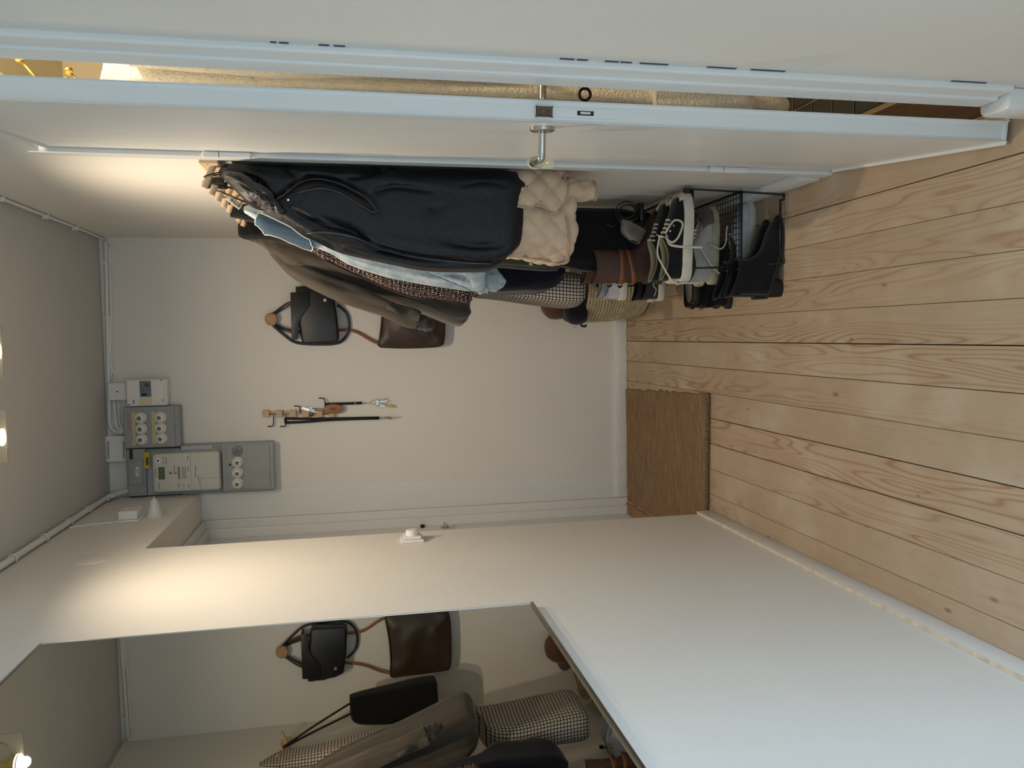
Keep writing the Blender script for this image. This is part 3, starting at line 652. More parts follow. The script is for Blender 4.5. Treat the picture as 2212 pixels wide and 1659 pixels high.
# ================================================================== GARMENTS
def project(P):
    q = (np.asarray(P)-EYE) @ AX.T
    return 1106+F_PX*q[:, 1]/q[:, 2], 1659-(829.5+F_PX*q[:, 0]/q[:, 2])
def vnormals(V, Fc):
    V = np.asarray(V); nrm = np.zeros_like(V); F4 = np.array([f for f in Fc if len(f) == 4])
    n = np.cross(V[F4[:, 2]]-V[F4[:, 0]], V[F4[:, 3]]-V[F4[:, 1]])
    for k in range(4): np.add.at(nrm, F4[:, k], n)
    return nrm/(np.linalg.norm(nrm, axis=1, keepdims=True)+1e-12)
def garment(levels, nh=70, na=110, sq=3.2, fold=0.010, ks=(5, 8, 13), seed=1, xmax=0.521, hem=None, foldtop=0.25):
    """stack of cross-sections: level = (photo px, right py, left py, y near, y far) -> closed lofted body"""
    r_ = np.random.RandomState(seed); rows = []
    for (px, pr_, pl_, y0, y1) in levels:
        Ym = (y0+y1)/2; a = atY(px, pr_, Ym); b_ = atY(px, pl_, Ym)
        x1 = min(a[0], xmax); x0 = b_[0]
        rows.append((px, x0, x1, y0, y1, (a[2]+b_[2])/2))
    rows = np.array(rows); R = catmull(rows, 12); 
    t = np.linspace(0, 1, len(R)); tt = np.linspace(0, 1, nh)
    R = np.stack([np.interp(tt, t, R[:, k]) for k in range(6)], 1)
    th = np.linspace(0, 2*PI, na, endpoint=False); ph = r_.uniform(0, 2*PI, len(ks)); dr = r_.uniform(-2.2, 2.2, len(ks)); am = r_.uniform(0.5, 1, len(ks))
    ph2 = r_.uniform(0, 6.28, 4)
    V = []; UV = []
    for i, (px, x0, x1, y0, y1, z) in enumerate(R):
        s = i/(nh-1); cx, cy, ax, ay = (x0+x1)/2, (y0+y1)/2, abs(x1-x0)/2, abs(y1-y0)/2
        c, sn = np.cos(th), np.sin(th)
        X = cx+ax*np.sign(c)*np.abs(c)**(2/sq); Yy = cy+ay*np.sign(sn)*np.abs(sn)**(2/sq)
        g = sum(a_*np.cos(k*th+p+d*s*2.5+0.6*math.sin(3*s+p)) for a_, k, p, d in zip(am, ks, ph, dr))/len(ks)
        g = np.sign(g)*np.abs(g)**0.8
        wv = 0.35*np.sin(9*s+3*th+ph2[0])*np.sin(14*s-2*th+ph2[1])
        f = fold*(foldtop+(1-foldtop)*s)*(g+wv)-fold*0.5
        lim = min(1.0, min(ax, ay)/0.05); f = f*lim
        X = X+f*c; Yy = Yy+f*sn; X = np.minimum(X, xmax+0.002)
        Z = np.full(na, z)+0.003*np.sin(5*th+ph2[2])*s
        if hem is not None: Z = Z+hem(th)*max(0, (s-0.55)/0.45)**2
        ring = np.stack([X, Yy, Z], 1); V.append(ring)
        dl = np.linalg.norm(np.roll(ring, -1, 0)-ring, axis=1); arc = np.concatenate([[0], np.cumsum(dl)[:-1]])
        UV.append(np.stack([arc-arc[na//2+na//4-1], np.full(na, -z)], 1))
    V = np.concatenate(V); Fc = []; LU = []
    UVa = np.array(UV)
    for i in range(nh-1):
        for k in range(na):
            l = (k+1) % na; Fc.append([i*na+k, (i+1)*na+k, (i+1)*na+l, i*na+l])
            u_l = UVa[i, l] if l else UVa[i, na-1]+np.array([UVa[i, 1, 0]-UVa[i, 0, 0], 0])
            u_l2 = UVa[i+1, l] if l else UVa[i+1, na-1]+np.array([UVa[i+1, 1, 0]-UVa[i+1, 0, 0], 0])
            LU += [UVa[i, k], UVa[i+1, k], u_l2, u_l]
    top, bot = list(range(na)), [(nh-1)*na+k for k in range(na)][::-1]
    Fc += [top, bot]; LU += [UVa[0, k] for k in range(na)]+[UVa[-1, na-1-k] for k in range(na)]
    return V, Fc, np.array(LU), (nh, na)
def crease(V, Fc, lines, facing=True):
    """press folds (photo polylines: (points, depth, half width px)) into the surface that faces the hall"""
    nr = vnormals(V, Fc); px, py = project(V); vd = np.asarray(V)-EYE; front = np.sum(nr*vd, 1) < 0
    V = np.array(V)
    for pts, dep, wd in lines:
        p = catmull(np.array(pts, float), 10) if len(pts) > 2 else np.linspace(pts[0], pts[1], 20)
        d2 = np.full(len(V), 1e9); tpar = np.zeros(len(V))
        for i in range(len(p)-1):
            a, b_ = p[i], p[i+1]; ab = b_-a; t = np.clip(((px-a[0])*ab[0]+(py-a[1])*ab[1])/(ab@ab+1e-9), 0, 1)
            dd = (px-a[0]-t*ab[0])**2+(py-a[1]-t*ab[1])**2; k = dd < d2; d2[k] = dd[k]; tpar[k] = (i+t[k])/(len(p)-1)
        wgt = np.exp(-d2/(wd*wd))*np.sin(np.clip(tpar, 0.04, 0.96)*PI)**0.5
        V -= nr*(1.5*dep*wgt*front)[:, None]
    return V
class Surf:
    def __init__(s, V, Fc): s.b = BVHTree.FromPolygons([tuple(v) for v in V], [list(f) for f in Fc])
    def __call__(s, px, py, off=0.002):
        d = Vector(ray(px, py)).normalized(); h = s.b.ray_cast(Vector(EYE), d)
        if h[0] is None:
            h = s.b.find_nearest(Vector(EYE)+d*2.6)
        n = h[1]; 
        if n.dot(d) > 0: n = -n
        return np.array(h[0]+n*off)
    def path(s, pts, off=0.002, n=6): return np.array([s(a, b_, off) for a, b_ in (catmull(np.array(pts, float), n) if len(pts) > 2 else np.linspace(pts[0], pts[1], 8))])
def sleeve(name, pts, radii, mat, parent, flat=1.0, fold=0.006, seed=1, seg=40, nh=44, uv=True):
    """tube of cloth along 3D points with changing radius and wrinkles"""
    r_ = np.random.RandomState(seed); P = catmull(np.array(pts, float), 10); t = np.linspace(0, 1, len(P)); tt = np.linspace(0, 1, nh)
    P = np.stack([np.interp(tt, t, P[:, k]) for k in range(3)], 1); R = np.interp(tt, np.linspace(0, 1, len(radii)), radii)
    V, Fc = tube_data(P, R, seg); V = np.array(V); ph = r_.uniform(0, 6.28, 4)
    th = np.tile(np.linspace(0, 2*PI, seg, endpoint=False), nh); s = np.repeat(tt, seg)
    C = np.repeat(P, seg, 0); d = (V-C); d[:, 1] *= flat
    f = 1+fold/np.repeat(R, seg)*(np.sin(3*th+ph[0]+4*s)+0.7*np.sin(9*s*2+2*th+ph[1])+0.5*np.sin(5*th-13*s+ph[2]))
    V = C+d*f[:, None]
    UV = np.stack([th*np.repeat(R, seg), s*np.sum(np.linalg.norm(np.diff(P, axis=0), axis=1))], 1)
    o = obj(name, V, Fc, mat, parent, True, uvs=UV); return o, V, Fc

def fabric(name, col, rough=0.85, var=0.12, vs=30, bmp=0.35, bs=400, sheen=0.2, bdist=0.002, spec=0.25):
    return M(name, col, rough, 0, var, vs, bmp, bs, bdist, sheen, spec)
navy_nylon = M('navy_nylon_shell', (12, 14, 21), 0.5, 0, 0.12, 6, 0.4, 30, 0.010, 0.0, 0.35)
black_shine = M('dark_piping', (62, 60, 60), 0.4)
black_wool = fabric('black_wool', (16, 16, 18), 0.95, sheen=0.1)
black_quilt = M('black_quilted_lining', (44, 40, 36), 0.5, 0, 0.15, 30, 0.3, 60, 0.005, 0.15, 0.4)
navy_wool = fabric('navy_wool', (20, 21, 34), 0.95, sheen=0.15)
taupe_cloth = fabric('taupe_cotton', (77, 70, 61), 0.85, 0.08, 20, 0.25, 300)
olive_cloth = fabric('olive_cotton', (52, 56, 46), 0.85, 0.08, 20)
beige_quilt = fabric('beige_cotton', (206, 180, 152), 0.85, 0.05, 20, 0.2, 250)
beige_bind = fabric('beige_binding', (182, 152, 126), 0.85, 0.05, 20)
def denim(name, lo, hi):
    m, nt, b = new_mat(name); v = coords(nt, 'UV')
    c = ramp(nt, noise(nt, v, 16, 6, 0.65), [(0.32, srgb(*lo)), (0.66, srgb(*hi))])
    wv = N(nt, 'ShaderNodeTexWave'); wv.inputs['Scale'].default_value = 420; wv.inputs['Distortion'].default_value = 2; wv.bands_direction = 'DIAGONAL'; L(nt, v, wv.inputs[0])
    L(nt, c, b.inputs['Base Color']); b.inputs['Roughness'].default_value = 0.9; b.inputs['Specular IOR Level'].default_value = 0.2
    bump(nt, b, wv.outputs[1], 0.15, 0.001); return m
denim_light = denim('light_denim', (134, 156, 172), (196, 204, 204))
denim_dark = denim('dark_denim', (44, 62, 84), (84, 106, 124))
def check_mat():
    m, nt, b = new_mat('checked_wool'); v = coords(nt, 'UV', (1/0.0155, 1/0.0155, 1)); sp = N(nt, 'ShaderNodeSeparateXYZ'); L(nt, v, sp.inputs[0])
    fx = math_n(nt, 'LESS_THAN', math_n(nt, 'FRACT', sp.outputs[0]), 0.24); fy = math_n(nt, 'LESS_THAN', math_n(nt, 'FRACT', sp.outputs[1]), 0.22)
    mx = math_n(nt, 'MAXIMUM', fx, fy); bg = ramp(nt, noise(nt, v, 3, 3), [(0.35, srgb(172, 160, 150)), (0.65, srgb(202, 192, 180))])
    mi_ = N(nt, 'ShaderNodeMix', data_type='RGBA'); L(nt, mx, mi_.inputs[0]); L(nt, bg, mi_.inputs[6]); mi_.inputs[7].default_value = srgb(28, 24, 24)
    L(nt, mi_.outputs[2], b.inputs['Base Color']); b.inputs['Roughness'].default_value = 0.95; b.inputs['Specular IOR Level'].default_value = 0.15; return m
checked = check_mat()
def boucle_mat():
    m, nt, b = new_mat('boucle_tweed'); v = coords(nt, 'UV')
    tc = N(nt, 'ShaderNodeMapping'); tc.inputs['Scale'].default_value = (1/0.0085, 1/0.016, 1); L(nt, v, tc.inputs[0])
    dist = noise(nt, v, 90, 3); 
    ad = N(nt, 'ShaderNodeVectorMath', operation='ADD'); L(nt, tc.outputs[0], ad.inputs[0]); sc_ = N(nt, 'ShaderNodeVectorMath', operation='SCALE'); cmb_ = N(nt, 'ShaderNodeCombineXYZ'); L(nt, dist, cmb_.inputs[0]); L(nt, dist, cmb_.inputs[1]); L(nt, cmb_.outputs[0], sc_.inputs[0]); sc_.inputs['Scale'].default_value = 0.9; L(nt, sc_.outputs[0], ad.inputs[1])
    sp = N(nt, 'ShaderNodeSeparateXYZ'); L(nt, ad.outputs[0], sp.inputs[0])
    fx = math_n(nt, 'LESS_THAN', math_n(nt, 'FRACT', sp.outputs[0]), 0.22); fy = math_n(nt, 'LESS_THAN', math_n(nt, 'FRACT', sp.outputs[1]), 0.14)
    brk = math_n(nt, 'GREATER_THAN', noise(nt, v, 210, 2), 0.5); mx = math_n(nt, 'MULTIPLY', math_n(nt, 'MAXIMUM', fx, fy), brk)
    bg = ramp(nt, noise(nt, v, 120, 3), [(0.38, srgb(20, 17, 20)), (0.55, srgb(48, 34, 38)), (0.72, srgb(70, 38, 48))])
    mi_ = N(nt, 'ShaderNodeMix', data_type='RGBA'); L(nt, mx, mi_.inputs[0]); L(nt, bg, mi_.inputs[6]); mi_.inputs[7].default_value = srgb(196, 180, 164)
    L(nt, mi_.outputs[2], b.inputs['Base Color']); b.inputs['Roughness'].default_value = 0.95; b.inputs['Specular IOR Level'].default_value = 0.1
    bump(nt, b, noise(nt, v, 260, 3), 0.6, 0.003); return m
boucle = boucle_mat()
COATS = 'garments hanging on the coat rail'
def coat(name, levels, label, mat, cat='coat', **kw):
    cr = kw.pop('creases', []); post = kw.pop('post', None)
    V, Fc, UV, dims = garment(levels, **kw)
    if cr: V = crease(V, Fc, cr)
    if post: V = post(V, Fc, UV, dims)
    t = Thing(name, (V[:, 0].mean(), V[:, 1].mean(), V[:, 2].min()), label, cat)
    o = obj('body', V, Fc, mat, t, True, uvs=UV); flat_by_angle(o, 60)
    return t, Surf(V, Fc), V, o
def loop_to_peg(t, top, k, mat=black_strap, r=0.002):
    y = PEGS[k]; p = np.array([RX-0.030, y, 1.969])
    top = np.array(top); s = np.array([0.0, 0.011, 0])
    tube('hanging_loop', [top-s, (top+p)/2-s*1.1, p-s*1.0+np.array([0, 0, -0.002]), p+np.array([0, 0, 0.002]), p+s*1.0+np.array([0, 0, -0.002]), (top+p)/2+s*1.1, top+s], r, mat, t, seg=6, n=5)

# --- navy padded jacket, nearest on the rail
NV = [(474, 369, 379, 2.475, 2.50), (486, 360, 392, 2.45, 2.55), (505, 353, 412, 2.42, 2.59), (540, 346, 448, 2.395, 2.58), (575, 341, 460, 2.385, 2.59), (620, 338, 488, 2.38, 2.60), (672, 337, 520, 2.375, 2.60), (725, 337, 547, 2.375, 2.60), (780, 337, 563, 2.375, 2.60), (850, 336, 577, 2.375, 2.60), (915, 334, 588, 2.375, 2.60), (985, 336, 592, 2.375, 2.60), (1045, 342, 590, 2.375, 2.60), (1078, 348, 575, 2.38, 2.60), (1092, 356, 560, 2.40, 2.59)]
ncr = [([(560, 440), (600, 425), (660, 385), (720, 390), (790, 425), (815, 458)], 0.016, 7), ([(740, 385), (800, 372), (860, 350), (900, 340)], 0.010, 8), ([(800, 418), (850, 402), (930, 412)], 0.008, 6), ([(690, 470), (760, 500), (820, 540), (900, 560), (1000, 568)], 0.018, 9), ([(640, 500), (700, 530), (780, 545), (860, 556)], 0.012, 7), ([(910, 455), (960, 444)], 0.007, 5), ([(620, 450), (680, 480), (740, 500)], 0.012, 8), ([(520, 372), (560, 395), (590, 440)], 0.014, 6), ([(600, 345), (640, 380)], 0.006, 8), ([(1000, 400), (1050, 390), (1090, 400)], 0.006, 6), ([(960, 520), (1020, 530), (1080, 530)], 0.010, 8), ([(880, 380), (960, 372), (1040, 378)], 0.005, 7)]
nav, nsf, nV, no = coat('padded_jacket', NV, 'dark navy padded jacket, nearest and largest on the coat rail', navy_nylon, 'jacket', nh=130, na=190, fold=0.010, ks=(4, 7, 11), seed=3, creases=ncr, hem=lambda th: -0.045*np.clip(np.cos(th-(-1.2)), 0, 1))
loop_to_peg(nav, nV[:190].mean(0), 0)
tube('pocket_piping', nsf.path([(585, 441), (612, 424), (650, 393), (690, 386), (740, 398), (785, 425), (808, 448), (813, 458), (806, 461)], 0.003), 0.0026, black_shine, nav, seg=6)
tube('pocket_piping', nsf.path([(640, 418), (690, 408), (730, 416), (770, 438), (806, 461)], 0.003), 0.0022, black_shine, nav, seg=6)
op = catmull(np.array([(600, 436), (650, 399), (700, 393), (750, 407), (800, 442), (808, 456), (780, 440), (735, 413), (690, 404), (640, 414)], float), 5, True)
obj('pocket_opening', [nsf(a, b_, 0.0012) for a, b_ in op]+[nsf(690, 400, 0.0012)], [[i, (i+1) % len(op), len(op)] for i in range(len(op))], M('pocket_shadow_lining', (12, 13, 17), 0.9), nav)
tube('zipper', nsf.path([(664, 503), (700, 501), (760, 512), (830, 540), (900, 556), (1000, 566), (1062, 568)], 0.0025), 0.0028, black_shine, nav, seg=6)
tube('drawcord_toggle', [nsf(1090, 350, 0.004), nsf(1088, 346, 0.010)], 0.003, M('clear_toggle', (170, 168, 160), .3), nav, seg=8)
p0 = nsf(1086, 352, 0.004); tube('drawcord', [p0, p0+np.array([0.012, 0.02, -0.03]), p0+np.array([0.018, 0.03, -0.055])], 0.0035, black_strap, nav, n=4)
c = nsf(623, 432, 0.003); lathe('snap', c, EYE-c, [(0, .004), (.002, .003)], steel, nav, 10)
# quilted hood of the jacket
HD = [(486, 372, 388, 2.40, 2.47), (505, 372, 402, 2.37, 2.48), (530, 378, 426, 2.35, 2.50), (555, 395, 444, 2.345, 2.50), (585, 412, 462, 2.35, 2.50), (605, 440, 470, 2.37, 2.49), (614, 452, 466, 2.39, 2.46)]
hv, hf, huv, hd_ = garment(HD, nh=60, na=90, sq=2.4, fold=0.006, ks=(6, 9, 15), seed=9)
hv = crease(hv, hf, [([(500, 378), (540, 396), (580, 430)], .010, 5), ([(495, 388), (540, 412), (570, 425)], .008, 4), ([(515, 420), (550, 424), (600, 430)], .010, 5)]+[([(525+k*15, 428), (535+k*15, 462)], .006, 4) for k in range(5)]+[([(540+k*15, 428), (528+k*15, 458)], .005, 4) for k in range(4)])
o = obj('hood', hv, hf, black_quilt, nav, True); flat_by_angle(o, 60)

# --- beige quilted jacket below it
def quilt_post(sz=0.055, amp=0.010):
    def f(V, Fc, UV, dims):
        nr = vnormals(V, Fc); idx = np.concatenate([np.array(q) for q in Fc]); uv = np.zeros((len(V), 2)); uv[idx] = UV
        a = (uv[:, 0]+uv[:, 1])/sz/1.414; b_ = (uv[:, 0]-uv[:, 1])/sz/1.414
        return V+nr*(amp*(np.abs(np.sin(a*PI))*np.abs(np.sin(b_*PI)))**0.6)[:, None]
    return f
BQ = [(600, 420, 450, 2.61, 2.66), (760, 400, 520, 2.61, 2.70), (960, 380, 548, 2.61, 2.70), (1070, 370, 556, 2.61, 2.70), (1100, 362, 556, 2.44, 2.69), (1120, 360, 556, 2.42, 2.69), (1180, 362, 565, 2.43, 2.69), (1215, 368, 566, 2.44, 2.69), (1224, 385, 552, 2.46, 2.67)]
bq, bsf, bV, bo = coat('quilted_jacket', BQ, 'beige diamond quilted jacket peeking out under the navy jacket', beige_quilt, 'jacket', nh=230, na=280, fold=0.008, ks=(3, 5), seed=5, post=quilt_post())
def panel(name, outline, sf, off, th, mat, parent, quilt=0.0, sz=0.05, n=26):
    """cloth panel lying on a surface: outline in photo coordinates, given real thickness"""
    o = np.array(outline, float); bmn, bmx = o.min(0), o.max(0)
    from mathutils.geometry import intersect_point_tri_2d
    def inside(p):
        c_ = False; j = len(o)-1
        for i in range(len(o)):
            if (o[i][1] > p[1]) != (o[j][1] > p[1]) and p[0] < (o[j][0]-o[i][0])*(p[1]-o[i][1])/(o[j][1]-o[i][1])+o[i][0]: c_ = not c_
            j = i
        return c_
    c = o.mean(0); rings = 30 if quilt else 12; V = []
    def hit(p):
        for k in range(16):
            q = p+(c-p)*0.05*k; d_ = Vector(ray(*q)).normalized(); h = sf.b.ray_cast(Vector(EYE), d_)
            if h[0] is not None:
                n_ = h[1] if h[1].dot(d_) < 0 else -h[1]; return np.array(h[0]+n_*off)
        return sf(*p, off)
    for r_ in range(rings+1):
        for p in o: V.append(hit(c+(p-c)*(r_/rings)))
    m_ = len(o); Fc = [[r_*m_+i, (r_+1)*m_+i, (r_+1)*m_+(i+1) % m_, r_*m_+(i+1) % m_] for r_ in range(1, rings) for i in range(m_)]
    Fc += [[0, m_+i, m_+(i+1) % m_] for i in range(m_)]
    V = np.array(V); d = (EYE-V); d /= np.linalg.norm(d, axis=1, keepdims=True)
    if quilt:
        a = (V[:, 0]+V[:, 2])/sz/1.414*1.0; b_ = (V[:, 0]-V[:, 2])/sz/1.414
        V = V+d*(quilt*(np.abs(np.sin(a*PI))*np.abs(np.sin(b_*PI)))**0.45)[:, None]
    W = V-d*th; n0 = len(V); last = rings*m_
    Fc2 = Fc+[[n0+i for i in f[::-1]] for f in Fc]+[[last+i, n0+last+i, n0+last+(i+1) % m_, last+(i+1) % m_] for i in range(m_)]
    ob = obj(name, np.concatenate([V, W]), Fc2, mat, parent, True); flat_by_angle(ob, 50)
    return V[last:last+m_]
fp = catmull(np.array([(1098, 368), (1140, 358), (1190, 358), (1214, 362), (1221, 375), (1220, 410), (1213, 440), (1200, 456), (1185, 457), (1150, 448), (1115, 442), (1098, 430)], float), 6, True)
rim = panel('front_flap', fp, bsf, 0.020, 0.010, beige_quilt, bq, quilt=0.010, sz=0.055)
tube('binding', rim, 0.0045, beige_bind, bq, seg=8, closed=True)
tube('hem_binding', bsf.path([(1222, 470), (1229, 500), (1228, 535), (1221, 562), (1205, 566), (1170, 560), (1130, 553)], 0.002), 0.005, beige_bind, bq, seg=8)
so_, sv, sf_ = sleeve('sleeve', [atY(1150, 410, 2.47), atY(1210, 412, 2.475), atY(1250, 413, 2.475), atY(1282, 414, 2.475)], [0.04, 0.038, 0.035, 0.030], beige_quilt, bq, fold=0.003, seed=4)
tube('cuff_binding', [sv[-40:][i] for i in range(0, 40, 2)], 0.005, beige_bind, bq, seg=8, closed=True)

# --- olive coat, light denim jacket, tweed, navy coat, taupe coat, black coat, checked coat
OL = [(620, 455, 485, 2.72, 2.77), (760, 440, 545, 2.71, 2.785), (960, 430, 574, 2.71, 2.785), (1060, 428, 578, 2.71, 2.785), (1160, 428, 584, 2.71, 2.785), (1195, 430, 585, 2.72, 2.785), (1204, 440, 580, 2.73, 2.785)]
ol, osf, oV, _ = coat('olive_coat', OL, 'dark olive green coat with a button, left of beige quilted jacket', olive_cloth, fold=0.008, seed=11, xmax=0.50)
c = osf(1146, 570, 0.003); bt = lathe('button', c, EYE-c, [(0, .0105), (.004, .0105), (.005, .008)], M('dark_button', (70, 66, 58), .3), ol, 18); lathe('button_centre', c+(EYE-c)/np.linalg.norm(EYE-c)*.005, EYE-c, [(0, .004), (.0012, .0035)], steel, bt, 12)
DN = [(528, 446, 460, 2.795, 2.84), (545, 440, 471, 2.795, 2.87), (562, 440, 484, 2.795, 2.86), (580, 440, 504, 2.795, 2.87), (633, 445, 521, 2.795, 2.87), (677, 450, 536, 2.795, 2.88), (712, 455, 550, 2.795, 2.89), (753, 460, 574, 2.795, 2.90), (807, 465, 593, 2.795, 2.91), (861, 470, 607, 2.795, 2.92), (915, 475, 617, 2.795, 2.93), (1000, 480, 628, 2.795, 2.93), (1035, 490, 628, 2.795, 2.92), (1042, 510, 620, 2.795, 2.90)]
dn_, dsf, dV, _ = coat('denim_jacket', DN, 'pale blue denim jacket squeezed between navy jacket and dark tweed', denim_light, 'jacket', fold=0.006, seed=13, creases=[([(915, 590), (950, 600), (990, 618), (1020, 626)], .006, 4), ([(960, 592), (1000, 600), (1018, 612)], .006, 4), ([(980, 592), (1015, 598)], .005, 3)], xmax=0.46)
crim = panel('collar', catmull(np.array([(560, 462), (585, 470), (620, 488), (655, 508), (672, 520), (676, 533), (640, 520), (600, 506), (572, 496), (558, 478)], float), 4, True), dsf, 0.016, 0.010, denim_dark, dn_)
tube('collar_edge', crim, 0.0022, M('white_rib', (214, 208, 196), .8), dn_, seg=6, closed=True)
tube('seam', dsf.path([(918, 588), (950, 600), (985, 614), (1015, 626)], 0.001), 0.0015, M('denim_seam', (110, 130, 148), .9), dn_, seg=5)
panel('cuff', catmull(np.array([(1019, 592), (1051, 588), (1048, 610), (1040, 627), (1022, 622), (1016, 606)], float), 3, True), dsf, 0.010, 0.012, denim_light, dn_)
so_, sv, sf_ = sleeve('tail', [atY(1035, 602, 2.86), atY(1055, 606, 2.86), atY(1068, 612, 2.86), atY(1078, 626, 2.86)], [0.045, 0.048, 0.040, 0.018], denim_light, dn_, flat=0.35, fold=0.006, seed=21)
TW = [(618, 480, 520, 2.93, 2.98), (641, 485, 524, 2.93, 2.99), (671, 490, 541, 2.935, 3.01), (698, 500, 562, 2.94, 3.02), (725, 505, 575, 2.945, 3.03), (780, 520, 598, 2.95, 3.05), (834, 530, 622, 2.955, 3.06), (888, 540, 641, 2.96, 3.07), (942, 550, 648, 2.96, 3.07), (983, 560, 651, 2.96, 3.07), (1008, 570, 655, 2.965, 3.06), (1018, 590, 650, 2.97, 3.05)]
tw, tsf, tV, _ = coat('tweed_jacket', TW, 'dark flecked boucle tweed jacket beside the denim jacket', boucle, 'jacket', fold=0.004, ks=(4, 7), seed=15, xmax=0.41)
tube('front_edge', tsf.path([(700, 560), (780, 596), (834, 620), (888, 639), (942, 646)], 0.004), 0.004, M('burgundy_edge', (58, 36, 40), .8), tw, seg=6)
NC = [(545, 462, 474, 3.12, 3.15), (640, 480, 530, 3.09, 3.14), (800, 520, 600, 3.085, 3.17), (950, 540, 632, 3.085, 3.20), (1020, 545, 636, 3.085, 3.22), (1060, 545, 640, 3.085, 3.30), (1120, 545, 636, 3.085, 3.30), (1165, 545, 634, 3.085, 3.30), (1192, 548, 625, 3.09, 3.29), (1210, 560, 604, 3.10, 3.26)]
nc, csf, cV, _ = coat('navy_wool_coat', NC, 'long dark navy wool coat hanging in front of the checked coat', navy_wool, fold=0.010, ks=(3, 5, 8), seed=17, xmax=0.44)
TP = [(556, 500, 528, 3.25, 3.31), (570, 500, 533, 3.245, 3.34), (584, 505, 551, 3.24, 3.38), (603, 510, 562, 3.235, 3.42), (633, 520, 588, 3.235, 3.46), (700, 540, 618, 3.235, 3.50), (780, 555, 642, 3.235, 3.53), (850, 570, 658, 3.235, 3.55), (909, 580, 678, 3.235, 3.57), (956, 590, 697, 3.235, 3.58), (985, 600, 704, 3.24, 3.58), (1003, 620, 698, 3.26, 3.56), (1010, 640, 684, 3.30, 3.52)]
tp, psf, pV, _ = coat('taupe_coat', TP, 'grey brown trench coat whose sleeve sticks out over brown bag', taupe_cloth, fold=0.014, ks=(3, 5, 8), seed=19, xmax=0.40, creases=[([(700, 575), (780, 610), (860, 640), (930, 660)], .012, 6), ([(650, 565), (720, 600), (800, 640)], .010, 6), ([(740, 560), (820, 600), (900, 640)], .008, 6)])
o, sv, sf_ = sleeve('sleeve', [atY(585, 545, 3.30), atY(630, 577, 3.28), atY(690, 612, 3.235), atY(760, 640, 3.21), atY(830, 666, 3.195), atY(875, 682, 3.19), atY(904, 692, 3.19)], [0.008, 0.030, 0.040, 0.040, 0.037, 0.036, 0.036], taupe_cloth, tp, fold=0.004, seed=6)
sleeve('fur_cuff', [atY(897, 690, 3.19), atY(915, 697, 3.19), atY(928, 703, 3.19), atY(938, 709, 3.19)], [0.030, 0.031, 0.027, 0.014], M('dark_fur', (40, 34, 31), 0.95, 0, .4, 60, .8, 150, .01, .3), tp, fold=0.0015, seed=8)
p0 = atY(866, 676, 3.185); tube('cuff_tab', [atY(835, 662, 3.155), atY(866, 676, 3.15)], 1.0, taupe_cloth, tp, flat=(0.018, 0.004), up=(0, 1, 0))
# long black coat, close to the wall
BK = [(498, 446, 470, 2.95, 2.98), (520, 442, 474, 2.94, 3.02), (560, 440, 480, 2.94, 3.03), (700, 440, 465, 2.94, 3.03), (900, 440, 470, 2.94, 3.03), (1040, 445, 480, 2.94, 3.05), (1120, 446, 550, 2.94, 3.07), (1240, 448, 584, 2.94, 3.07), (1300, 450, 590, 2.94, 3.07), (1350, 452, 590, 2.94, 3.06), (1366, 462, 580, 2.96, 3.04)]
bk_, ksf, kV, _ = coat('black_long_coat', BK, 'long black coat reaching lowest of all behind the beige jacket', black_wool, fold=0.008, ks=(4, 6, 9), seed=23, xmax=0.50)
CK = [(520, 498, 512, 3.86, 3.89), (545, 500, 522, 3.83, 3.92), (575, 505, 530, 3.80, 3.93), (700, 540, 580, 3.62, 3.75), (900, 570, 620, 3.60, 3.72), (1000, 578, 636, 3.595, 3.70), (1030, 580, 644, 3.40, 3.66), (1080, 582, 649, 3.325, 3.65), (1175, 585, 662, 3.325, 3.64), (1232, 588, 667, 3.325, 3.64), (1247, 600, 655, 3.34, 3.62)]
ck, xsf, xV, _ = coat('checked_coat', CK, 'beige and black checked wool coat at the far end of rail', checked, fold=0.006, ks=(3, 5), seed=25, xmax=0.48)
BS = [(517, 484, 512, 3.40, 3.48), (530, 480, 517, 3.38, 3.52), (560, 480, 518, 3.38, 3.55), (600, 490, 520, 3.40, 3.55), (660, 505, 530, 3.595, 3.615), (760, 540, 560, 3.595, 3.612)]
bs, bssf, bsV, _ = coat('black_scarf', BS, 'folded black scarf draped over a peg above the taupe coat', black_wool, 'scarf', fold=0.006, seed=27, xmax=0.50)
for t_, V_, k in ((bq, bV, 1), (ol, oV, 2), (dn_, dV, 3), (tw, tV, 4), (bk_, kV, 4), (nc, cV, 5), (tp, pV, 7), (ck, xV, 12)):
    loop_to_peg(t_, V_[:60].mean(0), k)
# green strap and printed white hang tag on the pegs
gs = tube('olive_strap', [(RX-0.02, PEGS[1]-0.012, 1.930), (RX-0.022, PEGS[1]-0.012, 1.977), (RX-0.03, PEGS[1]+0.0, 1.987), (RX-0.03, PEGS[1]+0.012, 1.977), (RX-0.03, PEGS[1]+0.014, 1.925)], 1.0, olive_cloth, flat=(0.022, 0.003), up=(0, 1, 0), n=4); setprops(gs, 'olive green strap looped over the second peg', 'strap')
tg = Thing('lanyard_strap', (RX-0.04, PEGS[4]-0.03, 1.86), 'white lanyard strap with black lettering hanging from a peg', 'lanyard')
a_, b_ = atY(490, 424, PEGS[2]), atY(520, 448, PEGS[2])
dirv = (b_-a_)/np.linalg.norm(b_-a_); prp = np.cross(dirv, np.array([0, 1., 0])); prp /= np.linalg.norm(prp)
prism('strap', [a_-prp*0.010, b_-prp*0.010, b_+prp*0.010, a_+prp*0.010], (0, 0.003, 0), M('white_webbing', (222, 212, 190), .7), tg, bevel=0.0005)
